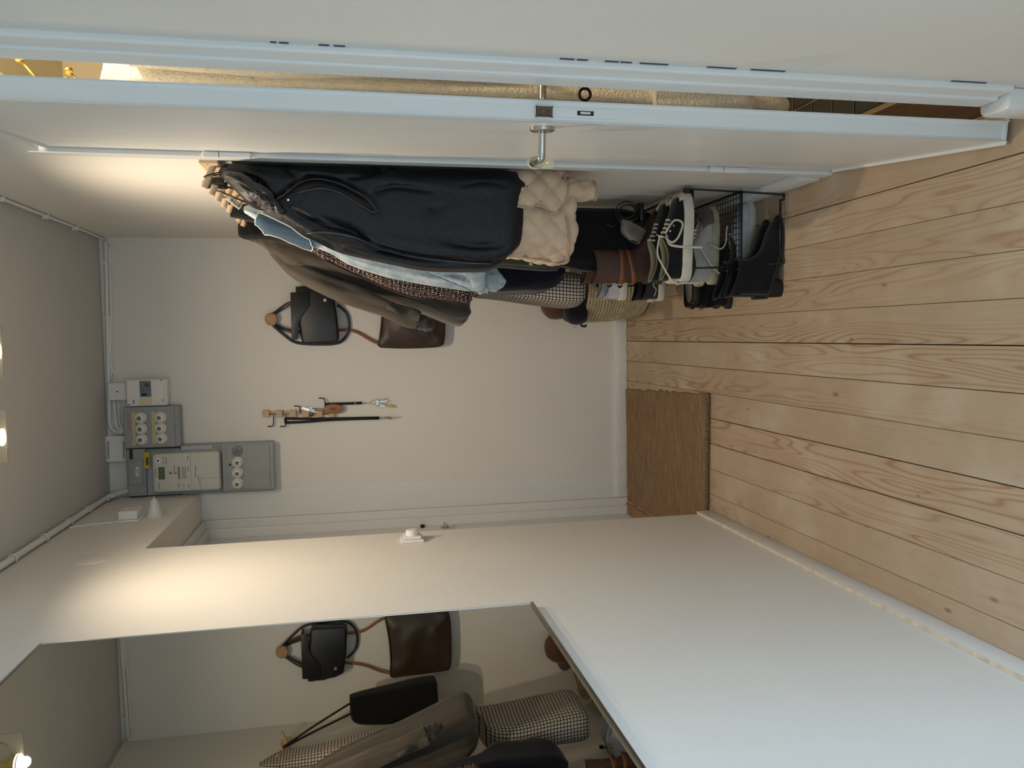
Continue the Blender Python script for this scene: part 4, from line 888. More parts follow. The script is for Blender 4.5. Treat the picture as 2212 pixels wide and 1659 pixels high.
text('lettering', 'BTMI', 0.017, M('black_print', (15, 15, 16), .6), b_-dirv*0.003+prp*0.0065+np.array([0, -0.0008, 0]), -dirv, np.cross(np.array([0, -1., 0]), -dirv), tg)
tube('hook_loop', [a_, a_+np.array([0.02, 0.005, 0.01]), np.array([RX-0.03, PEGS[2], 1.972])], 0.002, M('white_webbing', (222, 212, 190), .7), tg, n=4)

# --- black tote bag on the last pegs
tb = Thing('black_tote', (0.38, 4.17, 1.30), 'flat black fabric tote bag with long straps on last peg', 'bag')
TBV, TBF, TBU, _ = garment([(730, 585, 606, 4.10, 4.13), (745, 545, 610, 4.06, 4.17), (850, 540, 622, 4.04, 4.20), (915, 545, 628, 4.05, 4.19), (925, 560, 615, 4.08, 4.16)], nh=50, na=90, sq=4.5, fold=0.008, ks=(3, 5), seed=31, xmax=0.50)
o = obj('bag_body', TBV, TBF, black_wool, tb, True); flat_by_angle(o, 60)
pk = np.array([RX-0.03, PEGS[13], 1.970])
for dx, dy in ((-0.05, -0.02), (0.03, 0.02)):
    e = np.array([0.36+dx, 4.12+dy, TBV[:, 2].max()-0.03]); tube('strap', [pk, (pk+e)/2+np.array([0.0, 0, 0.01]), e], 1.0, black_strap, tb, flat=(0.024, 0.003), up=(1, 0, 0), n=5)

# ================================================================== BAGS on the wooden knob
kb = bk(588, 690, 0.0)
kn = Thing('wall_hook', (kb[0], D, kb[2]), 'round wooden wall knob holding the two bags', 'wall hook')
lathe('knob', (kb[0], D, kb[2]), (0, -1, 0), [(0, 0.014), (0.022, 0.014), (0.026, 0.030), (0.036, 0.034), (0.048, 0.033), (0.054, 0.026)], M('oak_knob', (178, 138, 98), 0.55, var=0.15, vscale=30), kn, 32)
def bpoly(pts, off): return [tuple(bk(a, b_, off)) for a, b_ in pts]
def bpoly_n(pts, off, n=4): return [tuple(bk(a, b_, off)) for a, b_ in catmull(np.array(pts, float), n, True)]
hb = Thing('black_handbag', tuple(bk(735, 690, .06)), 'black leather handbag with asymmetric flap hanging from knob', 'handbag')
prism('body', bpoly([(640, 621), (700, 626), (720, 634), (728, 680), (733, 734), (726, 740), (660, 744), (652, 741), (646, 700), (641, 650)], 0.095), (0, 0.075, 0), black_leather, hb, bevel=0.012, seg=3)
fl_pts = [(628, 632), (668, 629), (669.5, 658), (660, 672), (650, 686), (646, 700), (643, 733), (632, 734), (629, 700)]
fl_s = []
for i, p in enumerate(fl_pts): fl_s.append(p)
prism('flap', bpoly(fl_s, 0.103), (0, 0.006, 0), black_leather, hb, bevel=0.0015)
prism('flap_top', bpoly([(627, 632), (631, 631), (634, 734), (630, 734)], 0.100), (0, 0.085, 0), black_leather, hb, bevel=0.003)
prism('back_panel', bpoly([(638, 619), (676, 618), (690, 622), (690, 640), (640, 640)], 0.06), (0, 0.02, 0), black_leather, hb, bevel=0.003)
c = bk(702, 648.5, 0.097); lathe('snap', c, (0, -1, 0), [(0, 0.0095), (0.003, 0.0095), (0.005, 0.007)], M('gold_snap', (226, 200, 170), 0.25, 0.9), hb, 18)
kc = np.array([kb[0], D-0.018, kb[2]])
tube('handle', [bk(632, 652, .06), bk(612, 664, .05), bk(594, 676, .03), bk(579, 686, .022), bk(578, 694, .022), bk(594, 702, .03), bk(612, 711, .05), bk(632, 717, .06)], 1.0, black_leather, hb, flat=(0.018, 0.006), up=(0, 1, 0), n=5, seg=10)
tube('shoulder_strap', [bk(590, 703, .022), bk(612, 722, .018), bk(640, 740, .018), bk(690, 744, .018), bk(730, 741, .02), bk(748, 726, .02), bk(754, 705, .02), bk(750, 680, .02), bk(736, 664, .025), bk(728, 660, .03)], 1.0, black_leather, hb, flat=(0.014, 0.004), up=(0, 1, 0), n=6, seg=8)
st = Thing('brown_tote', tuple(bk(962, 710, .05)), 'dark brown worn leather tote bag hanging below black handbag', 'bag')
tp_out = [(818, 748), (822, 720), (825, 690), (826, 650), (824, 612), (850, 610), (900, 611), (940, 613), (956, 618), (961, 650), (962, 700), (960, 738), (952, 748), (930, 751), (880, 753), (840, 752)]
ol_ = np.array(bpoly_n(tp_out, 0.06, 3)); cxy = ol_.mean(0); rings = 16; V = []; nO = len(ol_)
for side in (0, 1):
    for r_ in range(rings+1):
        f_ = r_/rings
        for q in ol_:
            p = cxy+(q-cxy)*f_; puff = (1-f_**3)*0.030
            wr = (0.005*math.sin(26*p[0]+15*p[2]+1.8*math.sin(17*p[2]+5*p[0]))+0.003*math.sin(48*p[2]-21*p[0]+2.2*math.sin(11*p[0]+4)))*(1-f_**6)
            V.append((p[0], (D-0.065-puff-wr) if side == 0 else D-0.014, p[2]))
Fc = []
for side in (0, 1):
    k = side*(rings+1)*nO; q4 = [[k+r_*nO+i, k+r_*nO+(i+1) % nO, k+(r_+1)*nO+(i+1) % nO, k+(r_+1)*nO+i] for r_ in range(rings) for i in range(nO)]
    Fc += q4 if side == 0 else [f[::-1] for f in q4]
e_ = rings*nO; e2 = (rings+1)*nO+rings*nO
Fc += [[e_+i, e_+(i+1) % nO, e2+(i+1) % nO, e2+i] for i in range(nO)]
obj('body', V, Fc, brown_leather, st, True)
tube('top_edge', bpoly([(818, 748), (822, 720), (825, 690), (826, 650), (824, 612)], 0.066), 0.005, M('dark_binding', (40, 33, 27), .5), st, n=4)
tube('strap', [bk(826, 747, .03), bk(800, 734, .022), bk(760, 714, .018), bk(700, 716, .014), bk(632, 717, .012), bk(594, 702, .012), bk(580, 694, .012)], 1.0, tan_leather, st, flat=(0.016, 0.005), up=(0, 1, 0), n=4)
tube('strap', [bk(824, 615, .03), bk(800, 622, .022), bk(760, 640, .018), bk(700, 650, .014), bk(632, 652, .012), bk(594, 676, .012), bk(580, 687, .012)], 1.0, tan_leather, st, flat=(0.016, 0.005), up=(0, 1, 0), n=4)

# ================================================================== KEY RACK
kr = Thing('key_rack', tuple(bk(735, 894, 0)), 'narrow upright wooden key rack with metal swivel hooks', 'key rack')
beech2 = M('pale_key_rack_wood', (200, 166, 124), .5, var=.12, vscale=25)
bbox('back_strip', 568, 722, 887, 893, 0, 0.012, beech2, kr, 0.001)
for p0_, p1_ in ((567, 581.5), (596, 610), (625, 639), (653.5, 667.5), (682, 696), (711, 722)):
    bbox('block', p0_, p1_, 886.5, 901, 0.0, 0.030, beech2, kr, 0.002)
tube('rod', [bk(570, 894, .02), bk(720, 894.5, .02)], 0.003, steel, kr)
def hook(px, side, py0=896):
    s_ = side
    tube('swivel_hook', [bk(px, py0, .022), bk(px, py0+s_*8, .024), bk(px, py0+s_*19, .026), bk(px-2, py0+s_*24, .026), bk(px-6, py0+s_*25, .026), bk(px-13, py0+s_*25, .026)], 0.0028, dark_iron, kr, n=4, seg=8)
hook(591, 1); hook(618, 1); hook(648, -0.55, 891); hook(676, 0.2, 893)
tube('swivel_hook', [bk(702, 892, .022), bk(702, 880, .026), bk(702, 866, .028), bk(699, 861, .028), bk(695, 860, .028), bk(688, 860, .028)], 0.0028, dark_iron, kr, n=4, seg=8)
brassy = M('worn_key_metal', (150, 140, 112), .3, .9)
l1 = Thing('long_lanyard', tuple(bk(863, 903, .026)), 'long black lanyard with a single key on wooden key rack', 'lanyard')
tube('strap', [bk(616, 904, .026), bk(660, 904.5, .026), bk(720, 904, .027), bk(819, 902, .026)], 1.0, black_strap, l1, flat=(0.013, 0.002), up=(0, 1, 0), n=3)
tube('strap', [bk(616, 913, .028), bk(660, 911, .028), bk(720, 906.5, .030), bk(819, 903.5, .029)], 1.0, black_strap, l1, flat=(0.014, 0.002), up=(0, 1, 0), n=3)
tube('strap_end', [bk(616, 902.5, .026), bk(615.5, 908, .029), bk(616, 915, .028)], 1.0, black_strap, l1, flat=(0.008, 0.006), up=(0, 1, 0), n=3)
def ring3(name, c, r, t, parent, mat=steel, tilt=0.3):
    c = np.array(c); u = np.array([math.cos(tilt), math.sin(tilt), 0]); v_ = np.array([0, 0, 1.])
    return tube(name, [c+r*(u*math.cos(a)+v_*math.sin(a)) for a in np.linspace(0, 2*PI, 20, endpoint=False)], t, mat, parent, seg=6, closed=True)
def key_obj(top, L_, direction, parent, mat=brassy, rb=0.011):
    top = np.array(top); d = np.array(direction, float); d /= np.linalg.norm(d); s_ = np.cross(d, np.array([0, 1., 0])); s_ /= np.linalg.norm(s_)
    pts = [top+d*rb+rb*(math.cos(a)*s_+math.sin(a)*d) for a in np.linspace(-PI*0.35, PI*1.35, 14)][::-1]
    blade = [top+d*(2*rb)-s_*0.004, top+d*(L_-.004)-s_*0.004, top+d*L_, top+d*(L_-.003)+s_*0.004, top+d*(L_*.75)+s_*0.0025, top+d*(L_*.65)+s_*0.0042, top+d*(L_*.55)+s_*0.003, top+d*(2*rb)+s_*0.004]
    q = prism('key', pts, (0, 0.002, 0), mat, parent, bevel=0.0003); prism('key_blade', blade, (0, 0.002, 0), mat, q)
ring3('ring', bk(822, 903, .026), 0.007, 0.0012, l1)
tube('snap_hook', [bk(824, 903, .026), bk(830, 901.5, .026), bk(838, 900.5, .026), bk(843, 902, .026), bk(838, 904, .026), bk(830, 904, .026)], 0.0022, brassy, l1, n=4)
key_obj(bk(840, 902.5, .026), 0.058, (0.05, 0, -1), l1, rb=0.009)
l2 = Thing('key_bunch', tuple(bk(860, 870, .028)), 'short black lanyard with a bunch of keys on key rack', 'keys')
tube('strap', [bk(702, 873, .030), bk(740, 872, .030), bk(782, 870.5, .030)], 1.0, black_strap, l2, flat=(0.014, 0.003), up=(0, 1, 0), n=3)
tube('strap_clip', [bk(766, 869, .031), bk(768, 873, .031)], 0.005, steel, l2)
ring3('ring', bk(783, 870.5, .03), 0.006, 0.0011, l2)
tube('link', [bk(785, 870.5, .03), bk(793, 871.2, .03), bk(801, 870, .03)], 0.0012, brassy, l2)
ring3('key_ring', bk(807, 869.5, .03), 0.015, 0.0013, l2, tilt=0.6)
for k, (a, b_, l_) in enumerate(((0.35, .028, .055), (0.12, .032, .06), (-0.15, .024, .05), (-0.35, .034, .052), (0.55, .022, .045))):
    key_obj(bk(812, 868+k*1.4, b_), l_, (a, 0, -1), l2, mat=(brassy, steel)[k % 2])
tube('charm', [bk(836, 876, .03), bk(845, 877, .03), bk(850, 879, .03)], [0.006, 0.008, 0.004], M('yellow_charm', (206, 190, 92), .5), l2, n=3)
wtg = Thing('wooden_key_tag', tuple(bk(741, 884, .035)), 'oval brown wooden key tag with script lettering', 'key tag')
oc = bk(720.5, 883.5, .038); prism('tag', [oc+np.array([0.026*math.cos(a), 0, 0.054*math.sin(a)]) for a in np.linspace(0, 2*PI, 36, endpoint=False)], (0, 0.008, 0), beech_dark, wtg, bevel=0.002)
text('lettering', 'Elgs', 0.018, M('burnt_ink', (70, 40, 24), .7), oc+np.array([-0.004, -0.0012, 0.018]), (0, 0, -1), (1, 0, 0), wtg)
tube('cord', [bk(701, 885, .034), bk(690, 882, .03), bk(676, 884, .028), bk(690, 886.5, .03), bk(701, 886.5, .034)], 0.0014, black_strap, wtg, n=4)
for k in range(3): key_obj(bk(652+k*5, 884+k, .032+.003*k), .055, (0.1-0.15*k, 0, -1), wtg, mat=steel)

# ================================================================== KEY TAG LOOP on the door handle
ht = Thing('handle_loop_tag', tuple(leafpt(ka-0.06, 0.067, 1.06)), 'pale beige rubber loop tag hung on bathroom door handle', 'tag')
lp = M('pale_rubber', (206, 198, 166), .5)
hc = leafpt(ka-0.078, 0.067, hz)
tube('loop', [hc+dn*0.013*math.cos(a)+du*0.0*math.sin(a)+np.array([0, 0, -0.004+0.017*math.sin(a)]) for a in np.linspace(-0.35*PI, 1.35*PI, 16)], 1.0, lp, ht, flat=(0.003, 0.013), up=tuple(du), seg=8)
pt = hc+np.array([0, 0, -0.018])
prism('tab', [pt+dn*0.013, pt-dn*0.013, pt-dn*0.012+np.array([0, 0, -0.028]), pt+dn*0.012+np.array([0, 0, -0.028])], du*0.004, lp, ht, bevel=0.001)
lathe('stud', pt+du*0.004+np.array([0, 0, -0.012]), du, [(0, .004), (.002, .003)], brass, ht, 12)

# ================================================================== BATHROBE on the inside of the door
terry = M('cream_terry', (232, 220, 198), 0.95, 0, 0.06, 40, 0.9, 170, 0.008, 0.4, 0.1)
rb = Thing('bathrobe', tuple(leafpt(0.35, -0.1, 0.5)), 'long cream terry bathrobe hanging behind the ajar door', 'bathrobe')
def leafloft(levels, seed, na=70, nh=60, fold=.010):
    """levels: (z, a0, a1, n_near, n_far) in door leaf coordinates"""
    r_ = np.random.RandomState(seed); R = catmull(np.array(levels, float), 8); t = np.linspace(0, 1, len(R)); tt = np.linspace(0, 1, nh); R = np.stack([np.interp(tt, t, R[:, k]) for k in range(5)], 1)
    th = np.linspace(0, 2*PI, na, endpoint=False); ph = r_.uniform(0, 6.28, 4); V = []
    for i, (z, a0, a1, n0, n1) in enumerate(R):
        s_ = i/(nh-1); c_, sn = np.cos(th), np.sin(th)
        f = fold*(np.sin(5*th+ph[0]+3*s_)+.7*np.sin(8*th+ph[1]-4*s_)+.5*np.sin(12*s_+2*th+ph[2]))
        A = (a0+a1)/2+(abs(a1-a0)/2+f)*np.sign(c_)*np.abs(c_)**.7; B = (n0+n1)/2-(abs(n1-n0)/2+f)*np.sign(sn)*np.abs(sn)**.7
        B = np.minimum(B, -0.049)
        V.append(H0+np.outer(A, du)+np.outer(B, dn)+np.array([0, 0, z]))
    Fc = [[i*na+k, i*na+(k+1) % na, (i+1)*na+(k+1) % na, (i+1)*na+k] for i in range(nh-1) for k in range(na)]+[list(range(na)), [(nh-1)*na+k for k in range(na)][::-1]]
    return np.concatenate(V), Fc
v_, f_ = leafloft([(2.07, .36, .46, -.06, -.10), (2.03, .28, .52, -.055, -.14), (1.9, .22, .56, -.052, -.17), (1.5, .18, .58, -.052, -.17), (1.0, .16, .58, -.052, -.16), (.6, .15, .57, -.052, -.15), (.50, .16, .56, -.055, -.14)], 41)
obj('body', v_, f_, terry, rb, True)
v_, f_ = leafloft([(1.98, .50, .60, -.10, -.16), (1.7, .50, .62, -.09, -.18), (1.4, .50, .60, -.09, -.18), (1.20, .51, .59, -.10, -.17)], 43, fold=.006)
obj('sleeve', v_, f_, terry, rb, True)
v_, f_ = leafloft([(.86, .56, .61, -.06, -.11), (.7, .55, .62, -.055, -.12), (.62, .56, .61, -.06, -.11)], 44, fold=.003)
obj('belt_end', v_, f_, terry, rb, True)
for k, (a_, z_) in enumerate(((lw-0.20, 2.16), (lw-0.31, 2.10), (lw-0.42, 2.14))):
    hk = Thing('brass_hook', tuple(leafpt(a_, -.046, z_)), ('straight brass hook with ball tip, highest on inner door face', 'brass ball hook nearer the bathrobe on inner door face', 'brass ball hook carrying the bathrobe inside the door')[k], 'hook', 'brass hooks inside the door')
    lathe('plate', leafpt(a_, -.046, z_), -dn, [(0, .012), (.003, .011)], brass, hk, 16)
    e_ = leafpt(a_, -.12, z_+.055); tube('stem', [leafpt(a_, -.047, z_), e_], .0035, brass, hk)
    bm = bmesh.new(); bmesh.ops.create_icosphere(bm, subdivisions=3, radius=.0095, matrix=Matrix.Translation(Vector(e_))); from_bm('ball_tip', bm, brass, hk, True)

# ================================================================== SHOE RACK
sr = Thing('shoe_rack', (0.375, 3.17, 0), 'low black wire shoe rack with two mesh shelves under coats', 'shoe rack')
SX0, SX1, SY0, SY1, Z1, Z2 = 0.235, 0.512, 2.672, 3.72, 0.155, 0.345
wr_ = 0.0038
for z in (Z1, Z2):
    o = tube('shelf_frame', [(SX0, SY0, z), (SX1, SY0, z), (SX1, SY1, z), (SX0, SY1, z)], 0.0052, wire_black, sr, closed=True, seg=8)
    lst = []
    for x in np.arange(SX0+0.02, SX1-0.005, 0.0215): lst.append(tube_data([(x, SY0, z), (x, SY1, z)], 0.0016, 5))
    for y in np.arange(SY0+0.0215, SY1, 0.0215): lst.append(tube_data([(SX0, y, z-0.002), (SX1, y, z-0.002)], 0.0016, 5))
    v_, f_ = merge(lst); setprops(obj('wire_mesh', v_, f_, wire_black, sr, True), kind='stuff')
for y, sg in ((SY0, -1), (SY1, 1)):
    for x, sx in ((SX0+0.004, 1), (SX1-0.002, -1)):
        tube('leg', [(x, y, Z1), (x+sx*0.012, y+sg*0.03, 0.012), (x+sx*0.018, y+sg*0.032, 0.005), (x+sx*0.030, y+sg*0.032, 0.006), (x+sx*0.032, y+sg*0.031, 0.018)], wr_, wire_black, sr, n=4)
        tube('post', [(x, y, Z1+0.004), (x+(-sx)*0.006, y-0.004, Z2+0.03)], wr_, wire_black, sr)
        box('corner_clip', x-0.008, x+0.008, y-0.008, y+0.008, Z2+0.012, Z2+0.034, wire_black, sr, bevel=0.002)
    tube('cross_bar', [(SX0+0.036, y+sg*0.031, 0.018), (SX1-0.034, y+sg*0.031, 0.018)], wr_, wire_black, sr)

# ================================================================== SHOES
def foot_prof(u):     # half width factor along the shoe, 0 heel .. 1 toe
    return np.interp(u, [0, .08, .25, .45, .65, .8, .92, 1.0], [.72, .76, .74, .76, .95, 1.0, .90, .78])
def shoe_rings(levels, Ln, W, na=44, nl=26, rise=0.0, side=1):
    """levels: (z, heel, toe, width factor, collar dip) stacked outlines -> vertices in shoe frame (s, w, z)"""
    R = np.array(levels, float); R = catmull(R, 8); t = np.linspace(0, 1, len(R)); tt = np.linspace(0, 1, nl); R = np.stack([np.interp(tt, t, R[:, k]) for k in range(R.shape[1])], 1)
    a = np.linspace(0, 2*PI, na, endpoint=False); out = []
    for (z, h, tn, wf, dip) in R:
        u = (h+tn)/2+(tn-h)/2*np.cos(a); sn = np.sin(a)
        hw = W/2*wf*foot_prof(u)*np.sign(sn)*np.abs(sn)**0.62
        bend = side*0.06*W*np.sin(np.clip(u, 0, 1)*PI)      # slight inward curve
        un = (u-h)/(tn-h+1e-6)
        zz = z-dip*np.sin(np.clip(un, 0, 1)*PI)
        zz = zz+rise*(1-np.clip(u/0.62, 0, 1)**2*(3-2*np.clip(u/0.62, 0, 1)))
        out.append(np.stack([u*Ln, hw+bend, zz], 1))
    return np.array(out)
def ring_faces(n, na, k0=0): return [[k0+i*na+k, k0+i*na+(k+1) % na, k0+(i+1)*na+(k+1) % na, k0+(i+1)*na+k] for i in range(n-1) for k in range(na)]
class Shoe(Thing):
    def __init__(s, name, pos, yaw, label, cat, group, lean=0.0):
        Thing.__init__(s, name, pos, label, cat, group); s.yaw = yaw; s.lean = lean
    def w(s, P):
        P = np.atleast_2d(np.asarray(P, float)); c, sn = math.cos(s.yaw), math.sin(s.yaw)
        x, y, z = P[:, 0], P[:, 1], P[:, 2]
        if s.lean: cl, slv = math.cos(s.lean), math.sin(s.lean); x, z = x*cl-z*slv, x*slv+z*cl
        return np.stack([s.loc[0]+c*x-sn*y, s.loc[1]+sn*x+c*y, s.loc[2]+z], 1)
def make_shoe(name, pos, yaw, label, Ln, W, sole_h, upper, mats, rise=0.0, cat='shoe', group=None, side=1, laces=0, toe_cap=False, heel=None, stripe=False, sole_flare=1.04, lean=0.0, lining_depth=0.05):
    """upper: levels above the sole; mats: upper, sole, lining, lace"""
    t = Shoe(name, pos, yaw, label, cat, group, lean); mu, ms, ml, mc = mats
    so = shoe_rings([(0, .02, .97, .94, 0), (0.003, .0, 1.0, 1.0, 0), (sole_h*.5, -.005, 1.005, sole_flare, 0), (sole_h, 0, 1.0, 1.0, 0), (sole_h+.002, .02, .98, .95, 0)], Ln, W, nl=12, rise=rise, side=side)
    n, na = so.shape[:2]; f = ring_faces(n, na)+[list(range(na))[::-1], [(n-1)*na+k for k in range(na)]]
    if rise: so[:, :, 2] = np.maximum(so[:, :, 2], 0)
    o = obj('sole', t.w(so.reshape(-1, 3)), f, ms, t, True); flat_by_angle(o, 45)
    up = shoe_rings(upper, Ln, W, nl=30, rise=rise, side=side); n = len(up)
    top = up[-1]; c = top.mean(0)
    inner = [c+(top-c)*np.array([.955, .90, 1])]
    for k in range(1, 5):
        r_ = inner[0].copy(); r_[:, 2] -= lining_depth*k/4; r_ = c+(r_-c)*np.array([1-.01*k, 1-.015*k, 1]); inner.append(r_)
    o = obj('upper', t.w(up.reshape(-1, 3)), ring_faces(n, na), mu, t, True)
    inn = np.concatenate([top[None], np.array(inner)]); o = obj('lining', t.w(inn.reshape(-1, 3)), ring_faces(len(inn), na)+[[(len(inn)-1)*na+k for k in range(na)]], ml, t, True)
    rimp = top.copy(); tube('collar_rim', t.w(rimp), 0.0022, mu if not stripe else ml, t, seg=6, closed=True)
    Rz = np.array(upper); zs, toes, wf = Rz[:, 0], Rz[:, 2], Rz[:, 3]
    if laces:
        tg_pts = []
        for k in range(laces):
            tn = np.interp(k/(max(laces-1, 1)), [0, 1], [toes[-1]+.015, toes[-1]+0.20]); z = np.interp(-tn, -toes, zs)+0.004+rise*(1-min(tn/.62, 1)**2*(3-2*min(tn/.62, 1)))
            ww = W*.20
            y0 = side*0.06*W*math.sin(tn*PI)
            P = [(tn*Ln-.010, y0-ww, z-.014), (tn*Ln-.002, y0-ww*.6, z-.001), (tn*Ln, y0, z+.003), (tn*Ln-.002, y0+ww*.6, z-.001), (tn*Ln-.010, y0+ww, z-.014)]
            tube('lace', t.w(P), 1.0, mc, t, flat=(.008, .003), up=(0, 0, 1), n=3, seg=8)
    if toe_cap:
        P = shoe_rings([(sole_h-.002, .80, 1.004, 1.02, 0), (sole_h+.012, .80, .99, 1.0, 0), (sole_h+.022, .80, .955, .93, 0)], Ln, W, nl=8, rise=rise, side=side); nP = len(P)
        a0 = [k for k in range(na) if abs(((k/na*2*PI+PI) % (2*PI))-PI) < 1.45]
        a0 = sorted(a0, key=lambda k: ((k/na*2*PI+PI) % (2*PI))-PI); V = [P[i][k] for i in range(nP) for k in a0]; m_ = len(a0)
        F_ = [[i*m_+k, i*m_+k+1, (i+1)*m_+k+1, (i+1)*m_+k] for i in range(nP-1) for k in range(m_-1)]
        V = np.array(V); o = obj('toe_guard', t.w(V), F_, ms, t, True); md = o.modifiers.new('thick', 'SOLIDIFY'); md.thickness = .004
    if heel:
        hw_, hl = heel; bm = []
        hr = shoe_rings([(0, .005, hl, .86, 0), (rise*.5, .0, hl+.01, .88, 0), (rise+.004, -.002, hl+.03, .92, 0)], Ln, W, nl=8, side=side)
        o = obj('heel', t.w(hr.reshape(-1, 3)), ring_faces(len(hr), na)+[list(range(na))[::-1], [(len(hr)-1)*na+k for k in range(na)]], ms, t, True); flat_by_angle(o, 45)
    return t
SNK = lambda h0, k=1.0: [(h0-.004, .03, .955, .93, 0), (h0+.012*k, .03, .945, .93, 0), (h0+.022*k, .03, .90, .90, 0), (h0+.032*k, .03, .80, .86, 0), (h0+.042*k, .03, .69, .82, 0), (h0+.052*k, .03, .59, .78, .004), (h0+.062*k, .025, .53, .74, .012), (h0+.070*k, .02, .50, .70, .020)]
BOOT = lambda h0, H: [(h0-.004, .03, .955, .93, 0), (h0+.015, .03, .94, .93, 0), (h0+.028, .03, .87, .90, 0), (h0+.042, .03, .74, .88, 0), (h0+.058, .03, .60, .86, 0), (h0+.085, .03, .50, .86, 0), (h0+.12, .025, .46, .88, 0), (h0+.5*(.12+H), .015, .46, .92, 0), (H, .0, .47, .96, .012)]
canvas_black = fabric('black_canvas', (18, 19, 22), .9, .1, 30)
rubber_white = M('off_white_rubber', (206, 200, 184), .55, var=.10, vscale=18)
khaki_lining = fabric('khaki_lining', (116, 114, 92), .9)
lace_cream = fabric('cream_lace', (202, 194, 176), .9)
dirty_white = M('scuffed_white_leather', (168, 166, 160), .6, 0, .16, 14, .2, 60)
dirty_sole = M('grubby_rubber_sole', (168, 160, 132), .7, 0, .2, 26)
taupe_suede = fabric('grey_taupe_suede', (98, 90, 82), .95)
white_mesh = fabric('white_sport_mesh', (196, 196, 200), .8, .08, 30)
black_suede = fabric('black_suede', (17, 17, 18), .95, .1, 20, sheen=.25)
black_rubber = M('black_rubber', (20, 20, 20), .6)
brown_suede = M('chestnut_leather', (78, 52, 40), .55, 0, .2, 10, .2, 80)
brown_dark = M('dark_chestnut_lining', (64, 38, 30), .8, 0, .15, 12)
felt_grey = fabric('grey_felt', (104, 100, 92), .95)
# black canvas sneakers on the upper shelf
for k, (y, yw) in enumerate(((2.690, -0.02), (2.803, 0.03))):
    t = make_shoe('canvas_sneaker', (0.187, y, Z2+.006), yw, ('black canvas sneaker with white sole, nearer of pair on upper shelf', 'black canvas sneaker with white sole, farther of pair on upper shelf')[k], .315, .112, .036, SNK(.036, 1.05), (canvas_black, rubber_white, khaki_lining, lace_cream), group='black canvas sneakers', side=(1, -1)[k], laces=5, toe_cap=True, stripe=True)
    u = lambda s_, w_, z_: t.w([(s_, w_, z_)])[0]
    if k == 0:
        lace1 = [u(.165, -.03, .100), u(.13, -.052, .098), u(.12, -.066, .07), u(.118, -.068, .02), u(.117, -.070, -.02)]
        tube('loose_lace', lace1, 1.0, lace_cream, t, flat=(.009, .003), up=(0, 1, 0), n=5)
        tube('loose_lace', [u(.17, -.03, .104), u(.21, -.062, .085), u(.20, -.066, .055), u(.155, -.064, .068), u(.135, -.060, .09), u(.15, -.04, .105)], .0038, lace_cream, t, n=6)
        tube('loose_lace', [u(.16, .01, .11), u(.10, -.01, .125), u(.05, -.03, .11), u(-.004, -.05, .08), u(-.008, -.06, .04), u(-.006, -.062, -.03)], .0032, lace_cream, t, n=6)
    for j in range(4):
        tn = .50+.06*j; c_ = u(tn*.315, -.030-.004*j, .098-.011*j)
        lathe('eyelet', c_, (0, -1, .6), [(0, .004), (.0015, .0035)], steel, t, 10)
# scuffed white sneakers on the lower shelf
for k, (y, yw) in enumerate(((2.865, 0.02), (2.985, -0.02))):
    t = make_shoe('scuffed_sneaker', (0.188, y, Z1+.006), yw, ('scuffed white and grey sneaker, nearer one on the lower shelf', 'scuffed white and grey sneaker, farther one on the lower shelf')[k], .30, .108, .030, SNK(.030, 1.15), (dirty_white, dirty_sole, felt_grey, lace_cream), group='scuffed sneakers', side=(1, -1)[k], laces=5)
    P = shoe_rings([(.028, .56, .962, .94, 0), (.042, .56, .952, .94, 0), (.056, .56, .91, .91, 0), (.068, .57, .81, .87, 0)], .30, .108, nl=14, side=(1, -1)[k]); na = 44
    a0 = sorted([j for j in range(na) if abs(((j/na*2*PI+PI) % (2*PI))-PI) < 1.7], key=lambda j: ((j/na*2*PI+PI) % (2*PI))-PI); m_ = len(a0)
    V = np.array([P[i][j] for i in range(len(P)) for j in a0]); o = obj('toe_overlay', t.w(V), [[i*m_+j, i*m_+j+1, (i+1)*m_+j+1, (i+1)*m_+j] for i in range(len(P)-1) for j in range(m_-1)], taupe_suede, t, True); md = o.modifiers.new('thick', 'SOLIDIFY'); md.thickness = .004; md.offset = 1
    if k == 0:
        u = lambda s_, w_, z_: t.w([(s_, w_, z_)])[0]
        tube('loose_lace', [u(.14, -.04, .085), u(.09, -.056, .06), u(.05, -.060, .03), u(.03, -.062, .0), u(.035, -.07, -.03)], .0035, lace_cream, t, n=6)
        tube('loose_lace', [u(.15, -.045, .05), u(.13, -.060, .01), u(.15, -.075, -.005), u(.19, -.085, -.004), u(.21, -.10, .0)], .0032, lace_cream, t, n=6)
# black suede heeled ankle boots on the floor
for k, (y, yw, x) in enumerate(((2.672, 0.02, 0.128), (2.772, -0.02, 0.125))):
    make_shoe('heeled_boot', (x, y, 0), yw, ('black suede heeled ankle boot on floor, nearest to the camera', 'black suede heeled ankle boot on floor, behind its pair')[k], .30, .092, .010, BOOT(.010, .165), (black_suede, black_rubber, black_wool, black_wool), rise=.045, cat='boot', group='black heeled ankle boots', side=(1, -1)[k], heel=(.06, .22))
make_shoe('white_trainer', (0.245, 2.885, 0), 0.0, 'pale grey white trainer on floor underneath the rack', .275, .10, .026, SNK(.026, .95), (white_mesh, rubber_white, felt_grey, lace_cream), laces=4)
# low black boots further back, heels towards the hall
for k, (y, x) in enumerate(((3.06, .10), (3.17, .105))):
    make_shoe('low_black_boot', (x, y, 0), 0.03, ('plain low black boot on floor, nearer of second pair', 'plain low black boot on floor, farther of second pair')[k], .285, .095, .022, BOOT(.022, .13), (black_suede, black_rubber, black_wool, black_wool), cat='boot', group='low black boots', side=(1, -1)[k])
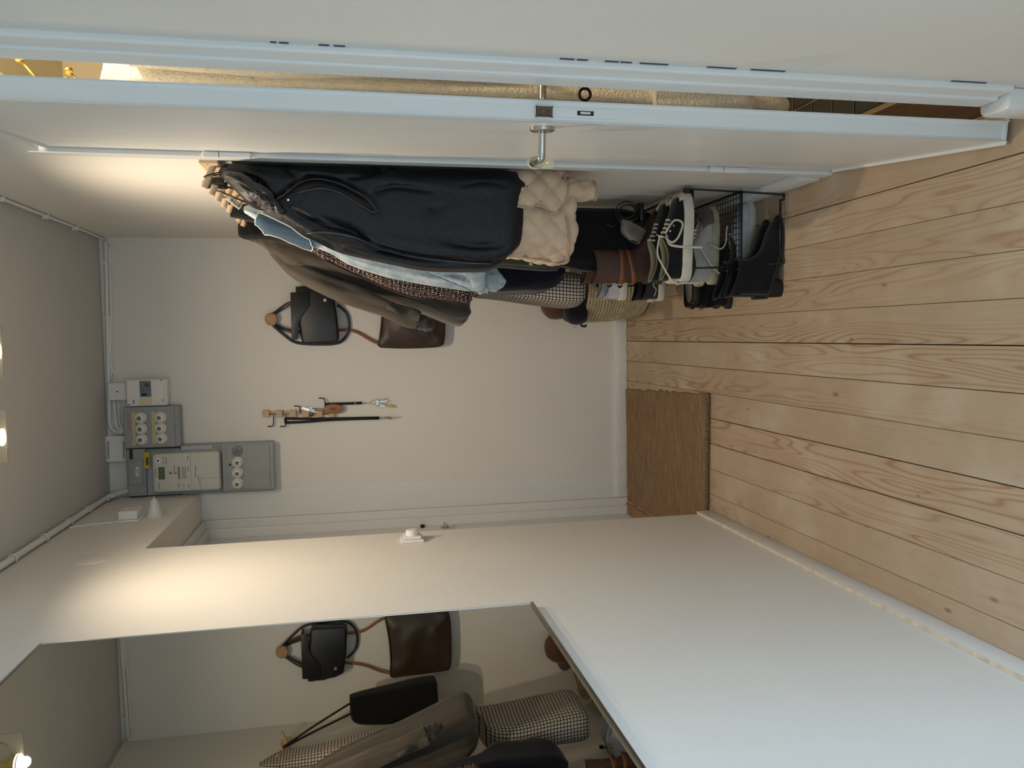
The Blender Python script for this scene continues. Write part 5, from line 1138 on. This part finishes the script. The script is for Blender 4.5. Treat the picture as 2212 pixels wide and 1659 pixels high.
# sheepskin slipper overhanging the lower shelf
t = make_shoe('fur_clog', (0.118, 3.03, Z1+.006), 0.05, 'black strapped clog with grey brown furry footbed on lower shelf', .26, .095, .022, [(.02, .03, .955, .96, 0), (.03, .03, .95, .96, 0), (.036, .03, .94, .95, .002)], (black_leather, black_rubber, M('grey_brown_fur', (112, 98, 80), .95, 0, .35, 50, .8, 160, .01, .3), lace_cream), cat='clog', lining_depth=.008)
tube('strap', t.w([(.13, -.05, .03), (.125, -.045, .06), (.12, 0, .08), (.125, .045, .06), (.13, .05, .03)]), 1.0, black_leather, t, flat=(.035, .004), up=(1, 0, 0), n=5)
tube('buckle', t.w([(.0, -.04, .03), (-.016, -.045, .034), (-.022, -.035, .04), (-.012, -.03, .036)]), .003, dark_iron, t, n=3)
# brown leather boots on the upper shelf
for k, y in enumerate((2.955, 3.085)):
    t = make_shoe('brown_boot', (0.195+.01*k, y, Z2+.006), 0.0, ('chestnut brown leather boot with strap, nearer on upper shelf', 'chestnut brown leather boot with strap, behind its pair')[k], .29, .112, .022, BOOT(.022, .285), (brown_suede, M('brown_rubber', (60, 40, 30), .7), brown_dark, lace_cream), cat='boot', group='brown leather boots', side=(1, -1)[k], lining_depth=.10)
    sh = lambda z, g=1.02: shoe_rings([(z, .012, .468, .95*g, 0)]*2, .29, .112, nl=2, side=(1, -1)[k])[0]
    tube('ankle_strap', t.w(sh(.17, 1.03)+np.array([0, 0, 1])*(0.05*(np.linspace(0, 2*PI, 44, endpoint=False) < 0)[:, None])), 1.0, M('strap_brown', (112, 66, 38), .5, 0, .15, 14), t, flat=(.006, .024), up=(0, 0, 1), closed=True, seg=8)
    P = sh(.13, 1.05); P[:, 2] += 0.20*(P[:, 0]-.06); tube('instep_strap', t.w(P), 1.0, M('strap_brown', (112, 66, 38), .5, 0, .15, 14), t, flat=(.006, .022), up=(0, 0, 1), closed=True, seg=8)
    tube('strap_buckle', t.w([(-.006, -.02, .17), (-.012, 0, .17), (-.006, .02, .17)]), .004, dark_iron, t, n=3)
# grey felt slipper lying on the boots, black strappy sandal by the wall
t = make_shoe('felt_slipper', (0.392, 2.872, 0.445), 0.1, 'grey felt slipper tucked beside the brown boots', .105, .062, .008, [(.006, .03, .96, .95, 0), (.02, .03, .94, .95, 0), (.04, .04, .85, .88, 0), (.052, .06, .62, .75, 0), (.056, .08, .42, .6, 0)], (felt_grey, felt_grey, black_wool, lace_cream), cat='slipper', lean=1.15)
sd = Thing('strappy_sandal', (0.46, 2.89, 0.45), 'black strappy leather sandal standing against the wall', 'sandal')
cS = np.array([0.462, 2.885, 0.515])
for k, (r_, dx, tl) in enumerate(((.044, 0, .2), (.036, -.012, .9), (.030, .006, -.7))):
    ux_ = np.array([math.cos(tl), math.sin(tl)*.6, 0]); tube('strap', [cS+np.array([dx, 0, 0])+r_*(ux_*math.cos(a)+np.array([0, .25, 1])*math.sin(a)*1.0) for a in np.linspace(0, 2*PI, 28, endpoint=False)], 1.0, black_leather, sd, flat=(.012, .004), up=None, closed=True, seg=8)
prism('sole', [(0.43, 2.87, .452), (0.50, 2.87, .452), (0.505, 2.925, .452), (0.43, 2.925, .452)], (0, 0, .016), black_leather, sd, bevel=.004)
tube('loose_strap', [cS+np.array([-.03, 0, .03]), cS+np.array([-.055, -.01, .06]), cS+np.array([-.045, -.005, .085])], .0025, black_leather, sd, n=4)
make_shoe('low_brown_shoe', (0.25, 2.99+.21, Z2+.006), 0.0, 'reddish brown low shoe on upper shelf beside the wall', .25, .09, .02, SNK(.02, 1.0), (brown_suede, black_rubber, brown_dark, black_strap), laces=3)
# running shoes further along
for k, y in enumerate((3.37, 3.48)):
    make_shoe('white_runner', (0.15+.01*k, y, Z2+.006), 0.0, ('white and grey running shoe on upper shelf, nearer of pair', 'white and grey running shoe on upper shelf, farther of pair')[k], .285, .10, .03, SNK(.03, 1.0), (white_mesh, rubber_white, white_mesh, lace_cream), group='white running shoes', side=(1, -1)[k], laces=4)
for k, y in enumerate((3.40, 3.51)):
    t = make_shoe('black_runner', (0.148, y, Z1+.006), 0.0, ('black running shoe with white line on lower shelf, nearer one', 'black running shoe with white line on lower shelf, farther one')[k], .285, .10, .03, SNK(.03, 1.1), (fabric('charcoal_mesh', (44, 44, 46), .8), rubber_white, black_wool, lace_cream), group='black running shoes', side=(1, -1)[k], laces=4)
    tube('wave_line', t.w([(.02, -.0445, .06), (.05, -.045, .05), (.07, -.046, .065), (.10, -.046, .05)]), .002, rubber_white, t, n=5)

# ================================================================== STRAW BASKET, HAT, CAP in the far corner
straw = M('seagrass_straw', (194, 178, 146), .85, 0, .25, 60, .5, 150, .004)
bsx, bsy = 0.255, 4.10
bk2 = Thing('straw_basket', (bsx, bsy, 0), 'coiled straw basket on the floor in far corner', 'basket')
lst = []; NR = 22
for i in range(NR):
    f_ = i/(NR-1); rx = 0.150+0.030*math.sin(f_*PI*.62); ry = .175+.035*math.sin(f_*PI*.62); z = .009+f_*.345
    if i == 0: rx *= .93; ry *= .93
    n_ = 72; a = np.linspace(0, 2*PI, n_, endpoint=False)
    jit = .0018*np.sin(a*40+i*1.7)+.002*np.sin(a*3+i)
    P = np.stack([bsx+(rx+jit)*np.cos(a), bsy+(ry+jit)*np.sin(a)*1.0, z+.0025*np.sin(a*2+i*.3)], 1); P[:, 1] = np.minimum(P[:, 1], D-.035)
    lst.append(tube_data(P, .0088, 6, closed=True))
v_, f_ = merge(lst); obj('coil_wall', v_, f_, straw, bk2, True)
prism('base', [(bsx+.135*math.cos(a), min(bsy+.155*math.sin(a), D-.04), .004) for a in np.linspace(0, 2*PI, 40, endpoint=False)], (0, 0, .012), straw, bk2)
tube('handle', [(bsx-.178, bsy-.06, .33), (bsx-.19, bsy-.04, .385), (bsx-.19, bsy+.02, .385), (bsx-.178, bsy+.04, .33)], .007, straw, bk2, n=5)
felt_brown = fabric('brown_felt', (84, 56, 36), .9)
hat = Thing('brown_hat', (0.185, 4.21, .39), 'brown felt hat resting on the straw basket', 'hat')
hx = np.array([0.185, 4.21, 0.415]); axh = np.array([-.30, -.15, .94]); axh /= np.linalg.norm(axh)
lathe('crown', hx, axh, [(0, .088), (.03, .09), (.07, .084), (.10, .070), (.118, .045), (.124, .015)], felt_brown, hat, 36)
lathe('brim', hx, axh, [(-.004, .088), (-.006, .12), (-.002, .122), (.002, .120), (.004, .088)], felt_brown, hat, 40)
capc = np.array([0.118, 3.985, 0.395]); cp = Thing('dark_cap', (0.135, 3.985, .345), 'dark navy baseball cap perched on the basket edge', 'cap')
dark_cotton = fabric('dark_cap_cotton', (24, 22, 32), .9)
axc = np.array([-.25, -.25, .93]); axc /= np.linalg.norm(axc)
lathe('crown', capc, axc, [(-.02, .062), (.0, .066), (.026, .063), (.05, .052), (.066, .036), (.072, .012)], dark_cotton, cp, 32)
aa, s_, u_ = frame_from(axc)
br = [capc-aa*.018+(s_*math.cos(a)*.07+u_*math.sin(a)*.07)*1.0+(-u_)*0 for a in np.linspace(.15*PI, .85*PI, 14)]
br2 = [capc-aa*.026+(s_*math.cos(a)*.070+u_*(math.sin(a)*.07+.062*math.sin((a-.15*PI)/.7)))*1.0 for a in np.linspace(.85*PI, .15*PI, 14)]
V = np.array(br+br2); n_ = 14; F_ = [[i, i+1, 27-i-1, 27-i] for i in range(13)]
o = obj('visor', V, F_, dark_cotton, cp, True); md = o.modifiers.new('thick', 'SOLIDIFY'); md.thickness = .004
tube('rear_strap', [capc+(-u_*.074+s_*.03)-aa*.015, capc-u_*.082-aa*.02, capc+(-u_*.074-s_*.03)-aa*.015], 1.0, black_strap, cp, flat=(.014, .003), up=tuple(aa), n=4)
prism('cloth_tag', [capc+np.array([-.079, -.02, .012]), capc+np.array([-.079, .004, .012]), capc+np.array([-.079, .004, .032]), capc+np.array([-.079, -.02, .032])], (.003, 0, 0), M('grey_tag', (150, 155, 160), .6), cp)

for o in bpy.data.objects:
    if '_base' in o: del o['_base']
